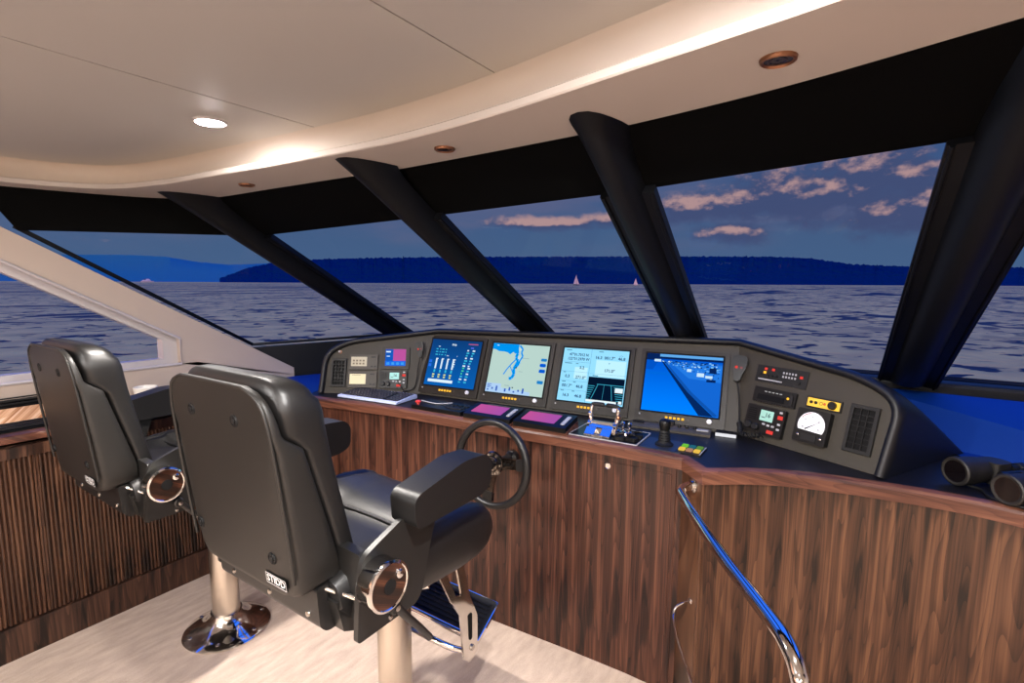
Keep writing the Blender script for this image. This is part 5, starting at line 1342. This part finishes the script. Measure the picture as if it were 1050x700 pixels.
    for z in (0.872, 0.880, 0.90, 0.95, 1.02, 1.10, 1.18, 1.25, 1.30, 1.34, 1.368):
        r0, f0, hw = cush(z); sh = 0.03 if z < 0.875 else (0.012 if z < 0.89 else 0)
        bulge = 0.010*math.exp(-((z-1.33)/0.06)**2)
        rings.append(superring(0, Y(r0+sh*0.3), Y(f0-sh+bulge), hw-sh+bulge*0.8, Z(z), 5, 40))
    for k in range(1, 9):
        a = PI/2*k/8; z = 1.368+0.062*math.sin(a); c = math.cos(a)
        r0, f0, hw = cush(1.368); m = 0.655
        rings.append(superring(0, Y(m+(r0-m)*(c*0.85+0.15)), Y(m+(f0-m)*(c*0.9+0.1)), hw*(0.55*c**0.6+0.45) if k < 8 else hw*0.42, Z(z), 4.2, 40))
    b = MB(); b.loft(rings); b.build('back_cushion', M['leather'], t, 50)
    # four button screws and the maker's plate
    for x, z in ((-0.115, 1.325), (0.090, 1.325), (-0.19, 0.985), (0.155, 0.985)):
        tilt_ = math.atan2(0.06, 0.53); n = V((0, -math.cos(tilt_), -math.sin(tilt_)))
        X = basis((x, Y(ry(z))-0.0005, Z(z)), (1, 0, 0), n.cross(V((1, 0, 0))), n)
        b = MB(); b.lathe([(0.016, -0.001), (0.015, 0.0025), (0.012, 0.003), (0.0115, 0.001), (0.008, 0.001), (0.0075, 0.004), (0.001, 0.0045)], X, 18); b.build('back_button', M['rubber'], t)
    z = 0.926; X = basis((0.160, Y(ry(z))-0.0005, Z(z)), (1, 0, 0), n.cross(V((1, 0, 0)))*-1 if n.cross(V((1, 0, 0))).z < 0 else n.cross(V((1, 0, 0))), n)
    b = MB(); b.prism(rrect(0, 0, 0.086, 0.030, 0.003), 0, 0.0025, X, 0.0006); np_ = b.build('maker_plate', M['gap'], t)
    q = GB(); q.lv = 0; q.ink(M['logo'])
    for x0, y0, x1, y1 in ((-.042, .0125, .042, .014), (-.042, -.014, .042, -.0125), (-.042, -.014, -.0405, .014), (.0405, -.014, .042, .014)): q.rect(x0, y0, x1, y1, 0.003, X)
    q.text('STIDD', 0.0, 0.0, 0.026, X, 0.003, sx=1.05); q.done('maker_name', np_)
    # side plates, arms, knobs
    for sx in (-1, 1):
        P = fillet([(0.756, .769), (0.767, .927), (0.781, .980), (0.828, 1.000), (0.905, 1.028), (1.06, 1.028), (1.02, .93), (0.985, .80), (0.96, .769)], [0.012, 0.02, 0.02, 0.03, 0.005, 0.005, 0.05, 0.05, 0.02], 4)
        b = MB(); x0 = sx*0.316
        b.prism([(Y(y), Z(z)) for y, z in P], min(x0, x0+sx*0.016), max(x0, x0+sx*0.016), YZ, 0.003); b.build('side_plate', M['plate'], t, 30)
        b = MB(); b.prism(fillet([(sx*0.21, Z(0.80)), (sx*0.318, Z(0.80)), (sx*0.318, Z(0.982)), (sx*0.215, Z(0.985))][::sx], 0.02), -Y(0.812), -Y(0.784), XZ, 0.004); b.build('hinge_cover', M['plate'], t)
        # padded armrest: wedge-cut rear, rounded front
        xc = sx*0.333
        arm = fillet([(0.916, 1.022), (0.930, 1.007), (1.20, 1.008), (1.244, 1.028), (1.248, 1.102), (1.22, 1.130), (1.12, 1.138), (0.930, 1.102), (0.912, 1.086)], [0.01, 0.012, 0.025, 0.02, 0.02, 0.025, 0.03, 0.014, 0.01], 4)
        b = MB(); b.prism([(Y(y), Z(z)) for y, z in arm], xc-0.046, xc+0.046, YZ, 0.013, 4); b.build('armrest', M['leather'], t, 40)
        b = MB(); pth = [(xc+0.039, Y(y), Z(z)+0.001) for y, z in ((0.928, 1.092), (0.95, 1.101), (1.05, 1.121), (1.13, 1.132), (1.21, 1.124))]; b.tube(smoothline(pth, 4), 0.003, 8); b.build('arm_seam', M['leather'], t, 60)
        # chrome adjuster with wood inlay
        X = basis((sx*0.332, Y(0.815), Z(0.910)), (0, sx, 0), (0, 0, 1), (sx, 0, 0))
        b = MB(); b.lathe([(0.058, -0.002), (0.062, 0.004), (0.062, 0.040), (0.065, 0.046), (0.064, 0.053), (0.058, 0.056), (0.055, 0.053)], X, 40); kn = b.build('adjuster_knob', M['chrome'], t, 40)
        b = MB(); b.lathe([(0.0555, 0.050), (0.0555, 0.0535), (0.001, 0.0538)], X, 36); b.build('wood_inlay', M['woodk'], kn)
        b = MB(); b.lathe([(0.019, 0.052), (0.019, 0.056), (0.001, 0.0565)], X, 24); b.build('knob_cap', M['rubber'], kn)
        b = MB(); b.lathe([(0.013, 0.052), (0.012, 0.060), (0.008, 0.063), (0.001, 0.064)], X@Matrix.Translation((0.030, 0.022, 0)), 18); b.build('finger_stud', M['chrome'], kn)
        # footrest release arm
        b = MB(); b.lathe([(0.017, 0), (0.019, 0.004), (0.019, 0.016), (0.015, 0.020), (0.001, 0.021)], basis((sx*0.332, Y(0.868), Z(0.812)), (0, sx, 0), (0, 0, 1), (sx, 0, 0)), 20); b.build('pivot_boss', M['plate'], t)
        b = MB(); b.lathe([(0.008, 0), (0.008, 0.004), (0.001, 0.005)], basis((sx*0.353, Y(0.868), Z(0.812)), (0, sx, 0), (0, 0, 1), (sx, 0, 0)), 14); b.build('pivot_screw', M['screw'], t)
        for y, z in ((0.842, 0.838), (0.862, 0.782)):
            b = MB(); b.lathe([(0.007, 0), (0.006, 0.004), (0.001, 0.005)], basis((sx*0.332, Y(y), Z(z)), (0, sx, 0), (0, 0, 1), (sx, 0, 0)), 12); b.build('plate_screw', M['screw'], t)
        b = MB(); b.tube([(sx*0.342, Y(0.875), Z(0.806)), (sx*0.335, Y(0.96), Z(0.700)), (sx*0.31, Y(1.03), Z(0.615))], 0.011, 12); b.build('strut', M['plate'], t, 50)
    # recliner rod between plate and back
    b = MB(); b.cyl((0.20, Y(0.725), Z(0.90)), (0.31, Y(0.79), Z(0.86)), 0.006, 12); b.build('recline_rod', M['chrome'], t, 60)
    Yf = lambda y: Y(y+0.022)
    Zf = lambda z: Z(z-0.010)
    # footrest on two chrome hangers
    for sx in (-1, 1):
        x = sx*0.225
        P = [(1.135, .735), (1.165, .745), (1.228, .600), (1.258, .590), (1.222, .745), (1.258, .745), (1.300, .575), (1.345, .470), (1.345, .335), (1.300, .315), (1.268, .345), (1.250, .520), (1.205, .590)]
        b = MB(); b.prism([(Yf(y), Zf(z)) for y, z in P], x-0.004 if sx > 0 else x-0.004, x+0.004, YZ, 0.0012); hg = b.build('footrest_hanger', M['chrome'], t, 20)
        b = MB(); b.prism([(Yf(y), Zf(z)) for y, z in fillet([(1.296, .40), (1.312, .40), (1.312, .50), (1.290, .50)], 0.008)], x+sx*0.0035-0.001, x+sx*0.0052+0.001, YZ); b.build('slot', M['gap'], hg, 0)
        b = MB(); b.lathe([(0.011, 0), (0.010, 0.006), (0.001, 0.007)], basis((x+sx*0.004, Yf(1.312), Zf(.365)), (0, sx, 0), (0, 0, 1), (sx, 0, 0)), 14); b.build('hanger_bolt', M['screw'], hg)
    F = basis((0, Yf(1.425), Zf(0.385)), (1, 0, 0), (0, 0.97, 0.24), (0, -0.24, 0.97))
    b = MB(); b.prism(fillet([(-0.23, -0.085), (0.23, -0.085), (0.20, 0.10), (-0.20, 0.10)], 0.012), -0.014, 0, F, 0.003); fr = b.build('footrest', M['chrome'], t, 30)
    b = MB(); b.prism(fillet([(-0.223, -0.079), (0.223, -0.079), (0.194, 0.094), (-0.194, 0.094)], 0.010), 0.0, 0.004, F)
    for k in range(8): b.box((0, -0.066+k*0.019, 0.006), (0.42-0.008*k, 0.010, 0.005), 0.001, F)
    b.build('tread', M['rubber'], fr, 20)
    b = MB(); b.tube(smoothline([(0.221, Yf(1.315), Zf(0.345)), (0.17, Yf(1.275), Zf(0.36)), (0.08, Yf(1.245), Zf(0.385)), (-0.08, Yf(1.245), Zf(0.385)), (-0.17, Yf(1.275), Zf(0.36)), (-0.221, Yf(1.315), Zf(0.345))], 5), 0.011, 12); b.build('front_bow', M['chrome'], fr, 60)
    b = MB(); b.cyl((-0.221, Yf(1.318), Zf(0.395)), (0.221, Yf(1.318), Zf(0.395)), 0.012, 14); b.build('cross_bar', M['chrome'], fr, 60)
    # lever below the seat
    b = MB(); b.tube([(0.10, Y(1.10), Z(0.75)), (0.14, Y(1.13), Z(0.68)), (0.155, Y(1.15), Z(0.655))], 0.007, 10); lv = b.build('height_lever', M['chrome'], t, 50)
    b = MB(); b.cyl((0.13, Y(1.135), Z(0.650)), (0.185, Y(1.165), Z(0.662)), 0.010, 12); b.build('lever_grip', M['chrome'], lv, 50)
    # hanger bracket joining the footrest to the column
    b = MB(); b.box((0, Y(1.22), Z(0.738)), (0.46, 0.10, 0.024), 0.004); b.build('hanger_plate', M['plate'], t)
    return t
chair = make_chair((-1.285, 1.18), 'near black leather helm chair, standing behind the steering wheel')
far = copy_tree(chair); far.location = (-2.435, 1.165, FZ); far['label'] = 'far black leather helm chair, standing by the reeded port cabinet'

# ------------------------------------------------------------------ colour management
SC.display_settings.display_device = 'sRGB'
vs = SC.view_settings
vs.view_transform = 'Standard'; vs.look = 'None'; vs.exposure = 0.0; vs.gamma = 1.0; vs.use_curve_mapping = False
